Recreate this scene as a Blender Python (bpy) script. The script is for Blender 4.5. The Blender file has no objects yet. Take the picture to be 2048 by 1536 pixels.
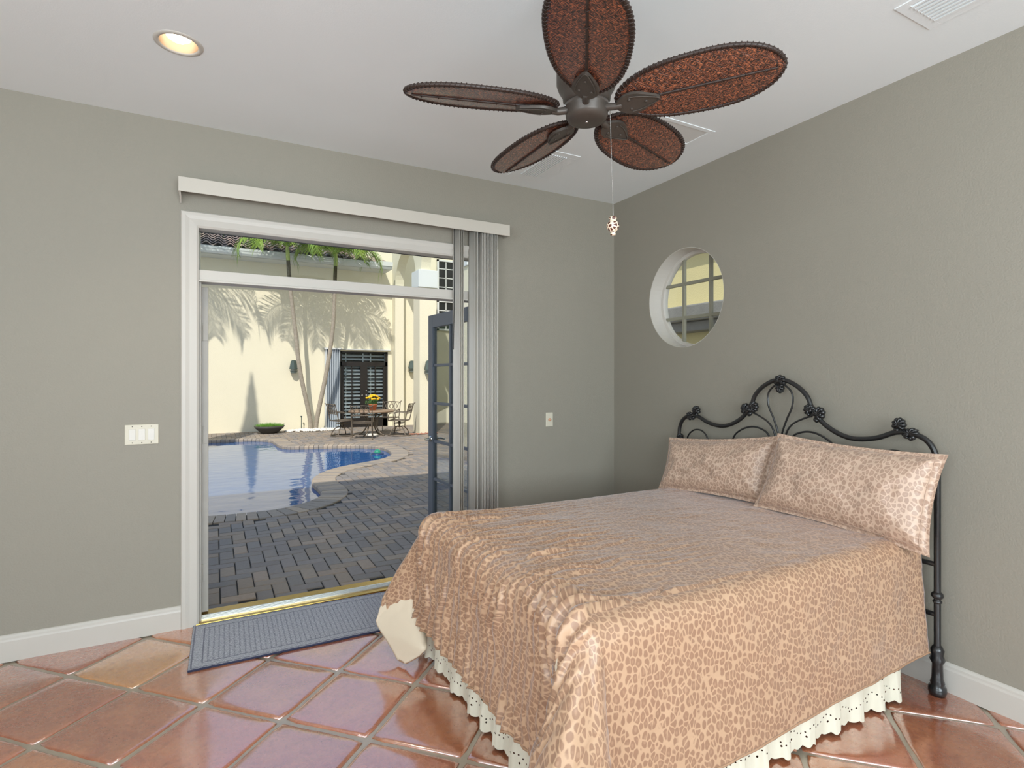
import bpy, bmesh, math, random
import numpy as np
from mathutils import Vector, Matrix, noise
random.seed(7); rng = np.random.RandomState(7)
PI = math.pi
scene = bpy.context.scene
COL = scene.collection

# ------------------------------------------------------------------ camera
FPX = 1101.0
cam_d = bpy.data.cameras.new('camera'); cam = bpy.data.objects.new('camera', cam_d); COL.objects.link(cam)
cam.location = (-3.111, -3.863, 1.513)
cam.rotation_euler = (PI/2, 0, math.atan2(1101, 594.0) - PI/2 - math.radians(0.0))
cam.rotation_euler[2] = math.atan2(2041, 1101) - PI/2
cam_d.sensor_width = 36; cam_d.lens = 36*FPX/2048; cam_d.shift_y = -13/2048.0
cam_d.clip_start = 0.05; cam_d.clip_end = 300
scene.camera = cam

# ------------------------------------------------------------------ exposure, sky, sun
vs = scene.view_settings
vs.view_transform = 'Standard'; vs.look = 'None'; vs.gamma = 1; vs.exposure = 0.0
try: vs.use_curve_mapping = False
except Exception: pass
W = bpy.data.worlds.new('sky'); scene.world = W; W.use_nodes = True
wn = W.node_tree.nodes; wl = W.node_tree.links; wn.clear()
wo = wn.new('ShaderNodeOutputWorld'); bg = wn.new('ShaderNodeBackground')
tc = wn.new('ShaderNodeTexCoord'); sx = wn.new('ShaderNodeSeparateXYZ'); rp = wn.new('ShaderNodeValToRGB')
rp.color_ramp.elements[0].position = 0.0; rp.color_ramp.elements[0].color = (0.95, 0.97, 1.0, 1)
rp.color_ramp.elements[1].position = 0.8; rp.color_ramp.elements[1].color = (0.42, 0.62, 1.0, 1)
wl.new(tc.outputs['Generated'], sx.inputs[0]); wl.new(sx.outputs[2], rp.inputs[0]); wl.new(rp.outputs[0], bg.inputs[0])
bg.inputs[1].default_value = 0.95; wl.new(bg.outputs[0], wo.inputs[0])
def lamp(name, kind, loc, rot, energy, color, **kw):
    d = bpy.data.lights.new(name, kind); o = bpy.data.objects.new(name, d); COL.objects.link(o)
    o.location = loc; o.rotation_euler = rot; d.energy = energy; d.color = color
    for k, v in kw.items(): setattr(d, k, v)
    return o
SUN = Vector((0.7, 1.4, -1.7)).normalized()
sun = lamp('sun', 'SUN', (0, 0, 20), (0, 0, 0), 3.7, (1, 0.95, 0.86), angle=math.radians(0.7))
sun.rotation_euler = SUN.to_track_quat('-Z', 'Y').to_euler()
# added area fill, tilted up, at unseen openings behind and left of the camera
lamp('rear_fill_light', 'AREA', (-2.7, -6.7, 1.75), (math.radians(122), 0, 0), 236, (0.84, 0.95, 1.0), shape='RECTANGLE', size=3.6, size_y=2.3)
lamp('side_fill_light', 'AREA', (-6.4, -5.0, 1.75), (math.radians(122), 0, math.radians(-90)), 138, (0.84, 0.95, 1.0), shape='RECTANGLE', size=3.2, size_y=2.3)

# ------------------------------------------------------------------ node helpers
class NT:
    def __init__(s, m): s.t = m.node_tree; s.n = s.t.nodes; s.l = s.t.links
    def put(s, sock, v):
        if hasattr(v, 'is_output') or isinstance(v, bpy.types.NodeSocket): s.l.new(v, sock)
        elif v is not None: sock.default_value = v
    def m(s, op, a, b=None, c=None):
        n = s.n.new('ShaderNodeMath'); n.operation = op
        for i, v in enumerate((a, b, c)):
            if v is not None: s.put(n.inputs[i], v)
        return n.outputs[0]
    def mix(s, f, a, b, mode='MIX'):
        n = s.n.new('ShaderNodeMix'); n.data_type = 'RGBA'; n.blend_type = mode
        s.put(n.inputs[0], f); s.put(n.inputs[6], c4(a)); s.put(n.inputs[7], c4(b)); return n.outputs[2]
    def ramp(s, f, stops, interp='LINEAR'):
        n = s.n.new('ShaderNodeValToRGB'); cr = n.color_ramp; cr.interpolation = interp
        while len(cr.elements) < len(stops): cr.elements.new(0.5)
        for e, (p, c) in zip(cr.elements, stops): e.position = p; e.color = c4(c)
        s.put(n.inputs[0], f); return n.outputs[0]
    def coord(s, which='Object'):
        return s.n.new('ShaderNodeTexCoord').outputs[which]
    def map(s, v, scale=(1, 1, 1), rot=(0, 0, 0), loc=(0, 0, 0)):
        n = s.n.new('ShaderNodeMapping'); s.put(n.inputs[0], v)
        n.inputs[1].default_value = loc; n.inputs[2].default_value = rot; n.inputs[3].default_value = scale; return n.outputs[0]
    def noise(s, v, scale, detail=3, rough=0.5, dist=0, out=0):
        n = s.n.new('ShaderNodeTexNoise'); s.put(n.inputs['Vector'], v); n.inputs['Scale'].default_value = scale
        n.inputs['Detail'].default_value = detail; n.inputs['Roughness'].default_value = rough; n.inputs['Distortion'].default_value = dist
        return n.outputs[out]
    def vor(s, v, scale, feature='F1', out=0, rand=1):
        n = s.n.new('ShaderNodeTexVoronoi'); n.feature = feature; s.put(n.inputs['Vector'], v); n.inputs['Scale'].default_value = scale
        n.inputs['Randomness'].default_value = rand; return n.outputs[out]
    def bump(s, h, strength=0.2, dist=0.01, normal=None):
        n = s.n.new('ShaderNodeBump'); n.inputs['Strength'].default_value = strength; n.inputs['Distance'].default_value = dist
        s.put(n.inputs['Height'], h)
        if normal is not None: s.l.new(normal, n.inputs['Normal'])
        return n.outputs[0]
    def xyz(s, v):
        n = s.n.new('ShaderNodeSeparateXYZ'); s.put(n.inputs[0], v); return n.outputs
    def attr(s, name):
        n = s.n.new('ShaderNodeAttribute'); n.attribute_name = name; return n.outputs[0]
def c4(c):
    if isinstance(c, (tuple, list)): return tuple(c) + ((1,) if len(c) == 3 else ())
    return c
def S(r, g, b):   # sRGB 0-255 -> linear
    f = lambda v: (v/255/12.92) if v/255 <= 0.04045 else ((v/255+0.055)/1.055)**2.4
    return (f(r), f(g), f(b), 1)
def mat(name, color=(0.8, 0.8, 0.8), rough=0.5, metal=0.0, **kw):
    m = bpy.data.materials.new(name); m.use_nodes = True
    b = m.node_tree.nodes['Principled BSDF']; nt = NT(m)
    if isinstance(color, (tuple, list)): b.inputs['Base Color'].default_value = c4(color)
    b.inputs['Roughness'].default_value = rough; b.inputs['Metallic'].default_value = metal
    m['_b'] = 1
    return m, b, nt
def simple(name, color, rough=0.5, metal=0, nscale=30, var=0.12, bs=0.05, bd=0.002, bscale=None):
    m, b, nt = mat(name, color, rough, metal)
    co = nt.coord(); f = nt.noise(co, nscale, 4)
    dk = tuple(x*(1-var) for x in c4(color)[:3]); lt = tuple(min(1, x*(1+var)) for x in c4(color)[:3])
    nt.put(b.inputs['Base Color'], nt.mix(f, dk, lt))
    if bs: nt.put(b.inputs['Normal'], nt.bump(nt.noise(co, bscale or nscale*4, 3), bs, bd))
    return m

M = {}
M['wall'] = simple('sage_grey_wall_paint', S(150, 145, 133), 0.62, 0, 3, 0.02, 0.35, 0.004, 110)
M['ceiling'] = simple('white_ceiling_paint', S(240, 245, 247), 0.8, 0, 2, 0.01, 0.15, 0.003, 140)
M['trim'] = simple('white_trim_paint', S(200, 195, 187), 0.38, 0, 4, 0.02, 0.03, 0.001)
M['jamb'] = simple('aged_white_door_paint', S(184, 180, 173), 0.45, 0, 12, 0.10, 0.08, 0.002)
M['valance'] = simple('cream_valance_pvc', S(202, 196, 185), 0.42, 0, 5, 0.01, 0)
m, b, nt = mat('white_blind_vane', S(212, 213, 212), 0.45); b.inputs['Subsurface Weight'].default_value = 0.0
f = nt.noise(nt.map(nt.coord(), (40, 40, 1)), 6, 2); nt.put(b.inputs['Base Color'], nt.mix(f, S(236, 233, 226), S(245, 242, 236))); M['vane'] = m
trn = nt.n.new('ShaderNodeBsdfTranslucent'); trn.inputs[0].default_value = S(240, 236, 228); mxx = nt.n.new('ShaderNodeMixShader'); mxx.inputs[0].default_value = 0.4
nt.l.new(b.outputs[0], mxx.inputs[1]); nt.l.new(trn.outputs[0], mxx.inputs[2]); nt.l.new(mxx.outputs[0], nt.n['Material Output'].inputs[0])
M['blackiron'] = simple('black_glossy_iron', S(30, 30, 31), 0.28, 0.0, 60, 0.3, 0.25, 0.002, 150)
M['fanmetal'] = simple('oil_bronze_fan_metal', S(82, 75, 69), 0.4, 0.25, 60, 0.15, 0.1, 0.001, 300)
M['brass'] = simple('brass_threshold', S(205, 172, 95), 0.24, 0.85, 20, 0.15, 0.05, 0.001)
M['alum'] = simple('bright_aluminium', S(225, 226, 220), 0.28, 0.7, 20, 0.08, 0.03, 0.001)
M['chrome'] = simple('satin_nickel', S(190, 190, 188), 0.22, 0.95, 20, 0.05, 0)
M['plate'] = simple('almond_switch_plate', S(214, 208, 190), 0.35, 0, 10, 0.02, 0)
M['rocker'] = simple('white_rocker_plastic', S(222, 218, 210), 0.3, 0, 10, 0.02, 0)
M['screw'] = simple('dark_screw', S(90, 85, 78), 0.4, 0.6, 10, 0.02, 0)
M['amber'] = simple('amber_push_button', S(214, 160, 130), 0.3, 0, 10, 0.02, 0)
M['leafpaint'] = simple('slate_blue_door_paint', S(84, 92, 104), 0.4, 0, 8, 0.08, 0.04, 0.001)
M['black'] = simple('black_rubber', S(18, 18, 18), 0.5, 0, 10, 0.1, 0)
M['darkframe'] = simple('dark_brown_door_paint', S(38, 34, 32), 0.35, 0, 8, 0.1, 0)
M['shutter'] = simple('white_corrugated_aluminium', S(206, 214, 220), 0.4, 0.0, 8, 0.04, 0)
M['gutter'] = simple('white_aluminium_gutter', S(216, 219, 217), 0.4, 0, 8, 0.03, 0)
M['stucco'] = simple('cream_stucco', S(236, 229, 203), 0.85, 0, 1.2, 0.03, 0.5, 0.012, 45)
M['yellow'] = simple('butter_yellow_stucco', S(240, 226, 168), 0.85, 0, 1.5, 0.04, 0.4, 0.01, 60)
M['capital'] = simple('white_capital_stucco', S(226, 229, 228), 0.8, 0, 2, 0.03, 0.3, 0.006, 60)
M['greystone'] = simple('grey_cast_stone', S(150, 148, 140), 0.8, 0, 9, 0.2, 0.4, 0.01, 40)
M['lantern'] = simple('verdigris_lantern_metal', S(74, 88, 84), 0.45, 0.3, 40, 0.25, 0.2, 0.002)
M['frosted'] = simple('frosted_lantern_glass', S(190, 196, 186), 0.3, 0, 20, 0.1, 0)
M['bowl'] = simple('charcoal_planter_bowl', S(70, 68, 64), 0.7, 0, 12, 0.15, 0.2, 0.004)
M['grass'] = simple('spiky_green_grass', S(104, 150, 52), 0.6, 0, 30, 0.35, 0)
M['pebble'] = simple('white_river_pebble', S(232, 228, 218), 0.6, 0, 14, 0.15, 0.1, 0.003)
M['redpebble'] = simple('rust_lava_rock', S(170, 120, 100), 0.8, 0, 14, 0.3, 0.1, 0.003)
M['trunk'] = simple('ringed_grey_palm_trunk', S(168, 158, 142), 0.85, 0, 20, 0.3, 0.5, 0.01, 60)
M['crownshaft'] = simple('pale_green_crownshaft', S(160, 176, 96), 0.5, 0, 10, 0.15, 0)
M['bootfibre'] = simple('dark_fibrous_palm_trunk', S(84, 78, 58), 0.9, 0, 30, 0.4, 0.6, 0.02, 60)
M['cypress'] = simple('dark_cypress_foliage', S(40, 62, 34), 0.8, 0, 8, 0.4, 0)
M['castbronze'] = simple('weathered_bronze_cast_aluminium', S(112, 101, 88), 0.5, 0.3, 30, 0.2, 0.2, 0.002)
M['stonetop'] = simple('brown_stone_tabletop', S(146, 122, 100), 0.5, 0, 20, 0.25, 0.1, 0.002)
M['terracotta'] = simple('terracotta_pot', S(190, 112, 74), 0.75, 0, 14, 0.12, 0.1, 0.002)
M['mumleaf'] = simple('dark_mum_leaf', S(62, 96, 40), 0.6, 0, 30, 0.3, 0)
M['mumflower'] = simple('yellow_mum_petals', S(246, 186, 26), 0.6, 0, 50, 0.25, 0)
M['teal'] = simple('teal_float_plastic', S(40, 140, 112), 0.35, 0, 10, 0.1, 0)
M['lining'] = simple('cream_sateen_lining', S(228, 212, 188), 0.5, 0, 10, 0.05, 0.15, 0.004, 30)
M['beigebrown'] = simple('beige_brown_baffle', S(168, 142, 118), 0.35, 0.3, 14, 0.05, 0)  # plain beige brown of the recessed can's baffle
M['roombase'] = simple('concrete_slab', S(120, 115, 108), 0.9, 0, 4, 0.1, 0)

def glassmat(name, tint=(0.96, 0.98, 0.97), refl=0.06, rough=0.0):
    m = bpy.data.materials.new(name); m.use_nodes = True; nt = NT(m); nt.n.clear()
    out = nt.n.new('ShaderNodeOutputMaterial'); tr = nt.n.new('ShaderNodeBsdfTransparent'); gl = nt.n.new('ShaderNodeBsdfGlossy')
    tr.inputs[0].default_value = c4(tint); gl.inputs['Roughness'].default_value = rough
    fr = nt.n.new('ShaderNodeFresnel'); fr.inputs[0].default_value = 1.3
    mx = nt.n.new('ShaderNodeMixShader'); nt.l.new(nt.m('MULTIPLY', fr.outputs[0], refl*10), mx.inputs[0])
    nt.l.new(tr.outputs[0], mx.inputs[1]); nt.l.new(gl.outputs[0], mx.inputs[2]); nt.l.new(mx.outputs[0], out.inputs[0])
    return m
M['glass'] = glassmat('clear_window_glass')
M['glassrefl'] = glassmat('dark_reflective_glass', (0.75, 0.8, 0.82), 0.1)

# leopard satin: UV in metres
def leopard(name, base, spot, line, rough, quilt=0):
    m, b, nt = mat(name, base, rough)
    uv = nt.coord('UV')
    w = nt.noise(uv, 22, 2, 0.5, 0, 1)
    n = nt.n.new('ShaderNodeVectorMath'); n.operation = 'MULTIPLY_ADD'; nt.l.new(w, n.inputs[0]); n.inputs[1].default_value = (0.02,)*3; nt.l.new(uv, n.inputs[2])
    v = nt.map(n.outputs[0], (1, 0.82, 1), (0, 0, 0.3))
    edge = nt.vor(v, 46, 'DISTANCE_TO_EDGE', 0, 0.85); f1 = nt.vor(v, 46, 'F1', 0, 0.85)
    brk = nt.noise(uv, 30, 2); big = nt.noise(uv, 4, 3)
    # blob mask: inside cell, away from edge; lighter middle; broken by noise
    rnd_ = nt.ramp(nt.m('ADD', f1, nt.m('MULTIPLY', nt.m('SUBTRACT', brk, 0.5), 0.35)), [(0.54, (1, 1, 1)), (0.64, (0, 0, 0))])
    blob = nt.ramp(nt.m('ADD', edge, nt.m('MULTIPLY', nt.m('SUBTRACT', brk, 0.5), 0.14)), [(0.06, (0, 0, 0)), (0.12, (1, 1, 1))])
    core = nt.ramp(nt.m('ADD', f1, nt.m('MULTIPLY', nt.m('SUBTRACT', brk, 0.5), 0.35)), [(0.14, (1, 1, 1)), (0.27, (0, 0, 0))])
    blob = nt.m('MULTIPLY', blob, rnd_)
    col = nt.mix(nt.m('MULTIPLY', blob, 0.9), base, spot)
    col = nt.mix(nt.m('MULTIPLY', nt.m('MULTIPLY', core, blob), 0.75), col, line)
    col = nt.mix(nt.m('MULTIPLY', big, 0.3), col, nt.mix(0.5, base, spot))
    nt.put(b.inputs['Base Color'], col)
    b.inputs['Sheen Weight'].default_value = 0.45; b.inputs['Sheen Roughness'].default_value = 0.35; b.inputs['Sheen Tint'].default_value = (0.9, 0.92, 1, 1)
    b.inputs['Specular IOR Level'].default_value = 0.55
    nt.put(b.inputs['Normal'], nt.bump(nt.noise(nt.map(uv, (1.0, 2.0, 1)), 24, 3), 0.22, 0.006))
    return m
M['leopard'] = leopard('leopard_satin_bedspread', S(202, 166, 135), S(152, 115, 92), S(180, 144, 117), 0.34)
M['leopard_pillow'] = leopard('leopard_satin_sham', S(212, 184, 162), S(170, 139, 120), S(193, 164, 144), 0.38)

# bed skirt with eyelet holes; UV in metres, v measured up from hem
m, b, nt = mat('white_eyelet_cotton', S(228, 222, 203), 0.75)
uvx = nt.xyz(nt.coord('UV')); U, V = uvx[0], uvx[1]
def holes(pitch, v0, amp, wave, ru, rv):
    fu = nt.m('MULTIPLY', nt.m('SUBTRACT', nt.m('FRACT', nt.m('DIVIDE', U, pitch)), 0.5), pitch)
    k = nt.m('FLOOR', nt.m('DIVIDE', U, pitch))
    vc = nt.m('ADD', nt.m('MULTIPLY', nt.m('SINE', nt.m('MULTIPLY', k, wave)), amp), v0)
    a = nt.m('POWER', nt.m('ABSOLUTE', nt.m('DIVIDE', fu, ru)), 2.0); c = nt.m('POWER', nt.m('ABSOLUTE', nt.m('DIVIDE', nt.m('SUBTRACT', V, vc), rv)), 2.0)
    return nt.m('LESS_THAN', nt.m('ADD', a, c), 1.0)
h = nt.m('MAXIMUM', holes(0.021, 0.062, 0.012, 1.05, 0.0038, 0.003), holes(0.024, 0.128, 0.006, 1.57, 0.0038, 0.003))
h = nt.m('MAXIMUM', h, holes(0.085, 0.042, 0.004, 2.1, 0.0045, 0.004))
nt.put(b.inputs['Alpha'], nt.m('SUBTRACT', 1.0, h))
nt.put(b.inputs['Normal'], nt.bump(nt.noise(nt.coord('UV'), 60, 3), 0.25, 0.003)); M['eyelet'] = m

# saltillo tile
m, b, nt = mat('saltillo_clay_tile', (0.4, 0.16, 0.08), 0.3)
co = nt.coord(); base = nt.attr('Col')
n1 = nt.noise(co, 5, 5, 0.6); n2 = nt.noise(co, 26, 4, 0.6); n3 = nt.noise(nt.map(co, (1, 3, 1), (0, 0, 0.7)), 90, 3, 0.6)
col = nt.mix(nt.ramp(n1, [(0.35, (0, 0, 0)), (0.7, (1, 1, 1))]), base, nt.mix(0.5, base, S(205, 138, 92)))
col = nt.mix(nt.ramp(n2, [(0.55, (0, 0, 0)), (0.75, (0.55, 0.55, 0.55))]), col, S(130, 70, 50))
col = nt.mix(nt.ramp(n3, [(0.66, (0, 0, 0)), (0.72, (0.7, 0.7, 0.7))]), col, S(84, 50, 38))
nt.put(b.inputs['Base Color'], col)
nt.put(b.inputs['Roughness'], nt.ramp(n2, [(0.3, (0.2, 0.2, 0.2)), (0.8, (0.36, 0.36, 0.36))]))
b.inputs['Specular IOR Level'].default_value = 0.8; b.inputs['Coat Weight'].default_value = 1.0; b.inputs['Coat Roughness'].default_value = 0.12; b.inputs['Coat IOR'].default_value = 2.7
nt.put(b.inputs['Normal'], nt.bump(nt.m('ADD', n1, nt.m('MULTIPLY', n2, 0.3)), 0.75, 0.014)); M['tile'] = m
M['grout'] = simple('grey_sanded_grout', S(164, 152, 134), 0.5, 0, 40, 0.15, 0.4, 0.003, 200)

gb = M['grout'].node_tree.nodes['Principled BSDF']; gb.inputs['Coat Weight'].default_value = 0.7; gb.inputs['Coat Roughness'].default_value = 0.3; gb.inputs['Coat IOR'].default_value = 2.2
# pavers
m, b, nt = mat('tumbled_grey_paver', (0.3, 0.28, 0.26), 0.8)
co = nt.coord(); n1 = nt.noise(co, 30, 4, 0.6)
nt.put(b.inputs['Base Color'], nt.mix(nt.m('MULTIPLY', n1, 0.5), nt.attr('Col'), S(110, 104, 98)))
nt.put(b.inputs['Normal'], nt.bump(nt.noise(co, 70, 4), 0.5, 0.006)); M['paver'] = m
M['joint'] = simple('dark_sand_joint', S(52, 50, 47), 0.95, 0, 30, 0.2, 0.2, 0.004)

# roof tile UV: u across (tile units), v up slope (row units)
m, b, nt = mat('blended_clay_roof_tile', (0.3, 0.2, 0.17), 0.75)
uv = nt.coord('UV'); x = nt.xyz(uv)
cell = nt.n.new('ShaderNodeCombineXYZ'); nt.l.new(nt.m('FLOOR', x[0]), cell.inputs[0]); nt.l.new(nt.m('FLOOR', x[1]), cell.inputs[1])
wn_ = nt.n.new('ShaderNodeTexWhiteNoise'); wn_.noise_dimensions = '2D'; nt.l.new(cell.outputs[0], wn_.inputs['Vector'])
col = nt.ramp(wn_.outputs[0], [(0.0, S(146, 128, 120)), (0.25, S(108, 100, 102)), (0.45, S(168, 140, 126)), (0.62, S(128, 116, 114)), (0.8, S(180, 158, 140)), (0.93, S(92, 80, 80))], 'CONSTANT')
col = nt.mix(nt.m('MULTIPLY', nt.noise(nt.coord(), 9, 4), 0.4), col, S(92, 84, 84))
nt.put(b.inputs['Base Color'], col); M['rooftile'] = m

# pool
m, b, nt = mat('rippled_pool_water', S(34, 92, 150), 0.03)
b.inputs['IOR'].default_value = 1.45; b.inputs['Transmission Weight'].default_value = 0.0
co = nt.coord()
rip = nt.m('ADD', nt.noise(nt.map(co, (1, 1.6, 1)), 2.2, 2, 0.4), nt.m('MULTIPLY', nt.noise(co, 7, 2), 0.15))
nt.put(b.inputs['Normal'], nt.bump(rip, 0.16, 0.05)); b.inputs['Specular IOR Level'].default_value = 1.0
b.inputs['Specular Tint'].default_value = (0.8, 0.9, 1, 1); M['water'] = m
m, b, nt = mat('cobalt_waterline_tile', S(30, 62, 110), 0.25)
nt.put(b.inputs['Base Color'], nt.mix(nt.noise(nt.coord(), 12, 2), S(24, 38, 66), S(60, 84, 112))); M['pooltile'] = m

# woven blade: UV metres, u along blade, v across (0 on the midrib)
m, b, nt = mat('woven_bamboo_blade', S(92, 44, 30), 0.35)
x = nt.xyz(nt.coord('UV')); av = nt.m('ABSOLUTE', x[1])
up_ = nt.m('ADD', x[0], av); um_ = nt.m('SUBTRACT', x[0], av)
def cxy(a_, b_):
    n_ = nt.n.new('ShaderNodeCombineXYZ'); nt.l.new(nt.m('MULTIPLY', up_, a_), n_.inputs[0]); nt.l.new(nt.m('MULTIPLY', um_, b_), n_.inputs[1]); return n_.outputs[0]
dA = nt.noise(cxy(38, 190), 1, 2, 0.6); dB = nt.noise(cxy(190, 38), 1, 2, 0.6)
bandm = nt.m('GREATER_THAN', nt.m('ADD', nt.m('SINE', nt.m('MULTIPLY', up_, 2*PI/0.032)), nt.m('MULTIPLY', nt.m('SINE', nt.m('MULTIPLY', um_, 2*PI/0.026)), 0.8)), 0.0)
hh = nt.m('ADD', nt.m('MULTIPLY', dA, bandm), nt.m('MULTIPLY', dB, nt.m('SUBTRACT', 1.0, bandm)))
nt.put(b.inputs['Base Color'], nt.ramp(hh, [(0.38, S(34, 26, 24)), (0.47, S(78, 48, 40)), (0.54, S(128, 74, 54)), (0.64, S(190, 114, 76))]))
nt.put(b.inputs['Normal'], nt.bump(hh, 1.0, 0.006)); b.inputs['Coat Weight'].default_value = 1.0; b.inputs['Coat Roughness'].default_value = 0.2; M['woven'] = m
M['rim'] = simple('dark_cane_rim', S(50, 36, 30), 0.42, 0, 60, 0.3, 0.3, 0.003, 200)
m, b, nt = mat('giraffe_print_ceramic', S(235, 215, 190), 0.2)
e = nt.vor(nt.coord(), 70, 'DISTANCE_TO_EDGE'); nt.put(b.inputs['Base Color'], nt.ramp(e, [(0.13, S(236, 216, 192)), (0.18, S(88, 48, 36))])); M['giraffe'] = m

# rug: UV metres (origin centre)
m, b, nt = mat('grey_blue_loop_rug', S(112, 114, 126), 0.95)
x = nt.xyz(nt.coord('UV')); ax = nt.m('ABSOLUTE', x[0]); ay = nt.m('ABSOLUTE', x[1])
def band(v, c, w): return nt.m('LESS_THAN', nt.m('ABSOLUTE', nt.m('SUBTRACT', v, c)), w)
RX, RY = 0.76, 0.285
inx = nt.m('SUBTRACT', ax, RX); iny = nt.m('SUBTRACT', ay, RY); dd = nt.m('MAXIMUM', inx, iny)   # <0 inside
lines = nt.m('MAXIMUM', band(dd, -0.012, 0.004), band(dd, -0.062, 0.0035))
inner = nt.m('LESS_THAN', dd, -0.066)
rib = nt.m('MULTIPLY', inner, nt.m('GREATER_THAN', nt.m('SINE', nt.m('MULTIPLY', nt.m('ADD', x[0], nt.m('MULTIPLY', nt.noise(nt.coord('UV'), 25, 2), 0.006)), 2*PI/0.026)), 0.62))
dash = nt.m('GREATER_THAN', nt.noise(nt.map(nt.coord('UV'), (1, 1, 1)), 160, 1), 0.47); sp = nt.noise(nt.coord('UV'), 110, 4, 0.85)
col = nt.mix(nt.ramp(sp, [(0.35, (0, 0, 0)), (0.65, (1, 1, 1))]), S(98, 99, 112), S(204, 205, 212))
col = nt.mix(nt.m('MAXIMUM', nt.m('MULTIPLY', lines, 0.75), nt.m('MULTIPLY', nt.m('MULTIPLY', rib, dash), 0.6)), col, S(52, 54, 84))
nt.put(b.inputs['Base Color'], col)
b.inputs['Sheen Weight'].default_value = 0.3
nt.put(b.inputs['Normal'], nt.bump(nt.m('SUBTRACT', sp, nt.m('MULTIPLY', nt.m('MAXIMUM', lines, rib), 0.6)), 0.9, 0.006)); M['rug'] = m
M['rugedge'] = simple('navy_rug_binding', S(50, 54, 80), 0.9, 0, 60, 0.2, 0.3, 0.002)

m = bpy.data.materials.new('glowing_bulb_face'); m.use_nodes = True; nt = NT(m); nt.n.clear()
o_ = nt.n.new('ShaderNodeOutputMaterial'); em = nt.n.new('ShaderNodeEmission'); em.inputs[0].default_value = (1, 0.9, 0.72, 1); em.inputs[1].default_value = 6
nt.l.new(em.outputs[0], o_.inputs[0]); M['bulb'] = m
m, b, nt = mat('green_palm_leaf', S(110, 150, 52), 0.45)
nt.put(b.inputs['Base Color'], nt.mix(nt.noise(nt.coord(), 5, 3), S(78, 122, 40), S(168, 190, 72)))
b.inputs['Transmission Weight'].default_value = 0.0; M['frond'] = m
for k in ('blackiron',): M[k].node_tree.nodes['Principled BSDF'].inputs['Coat Weight'].default_value = 0.4

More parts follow.
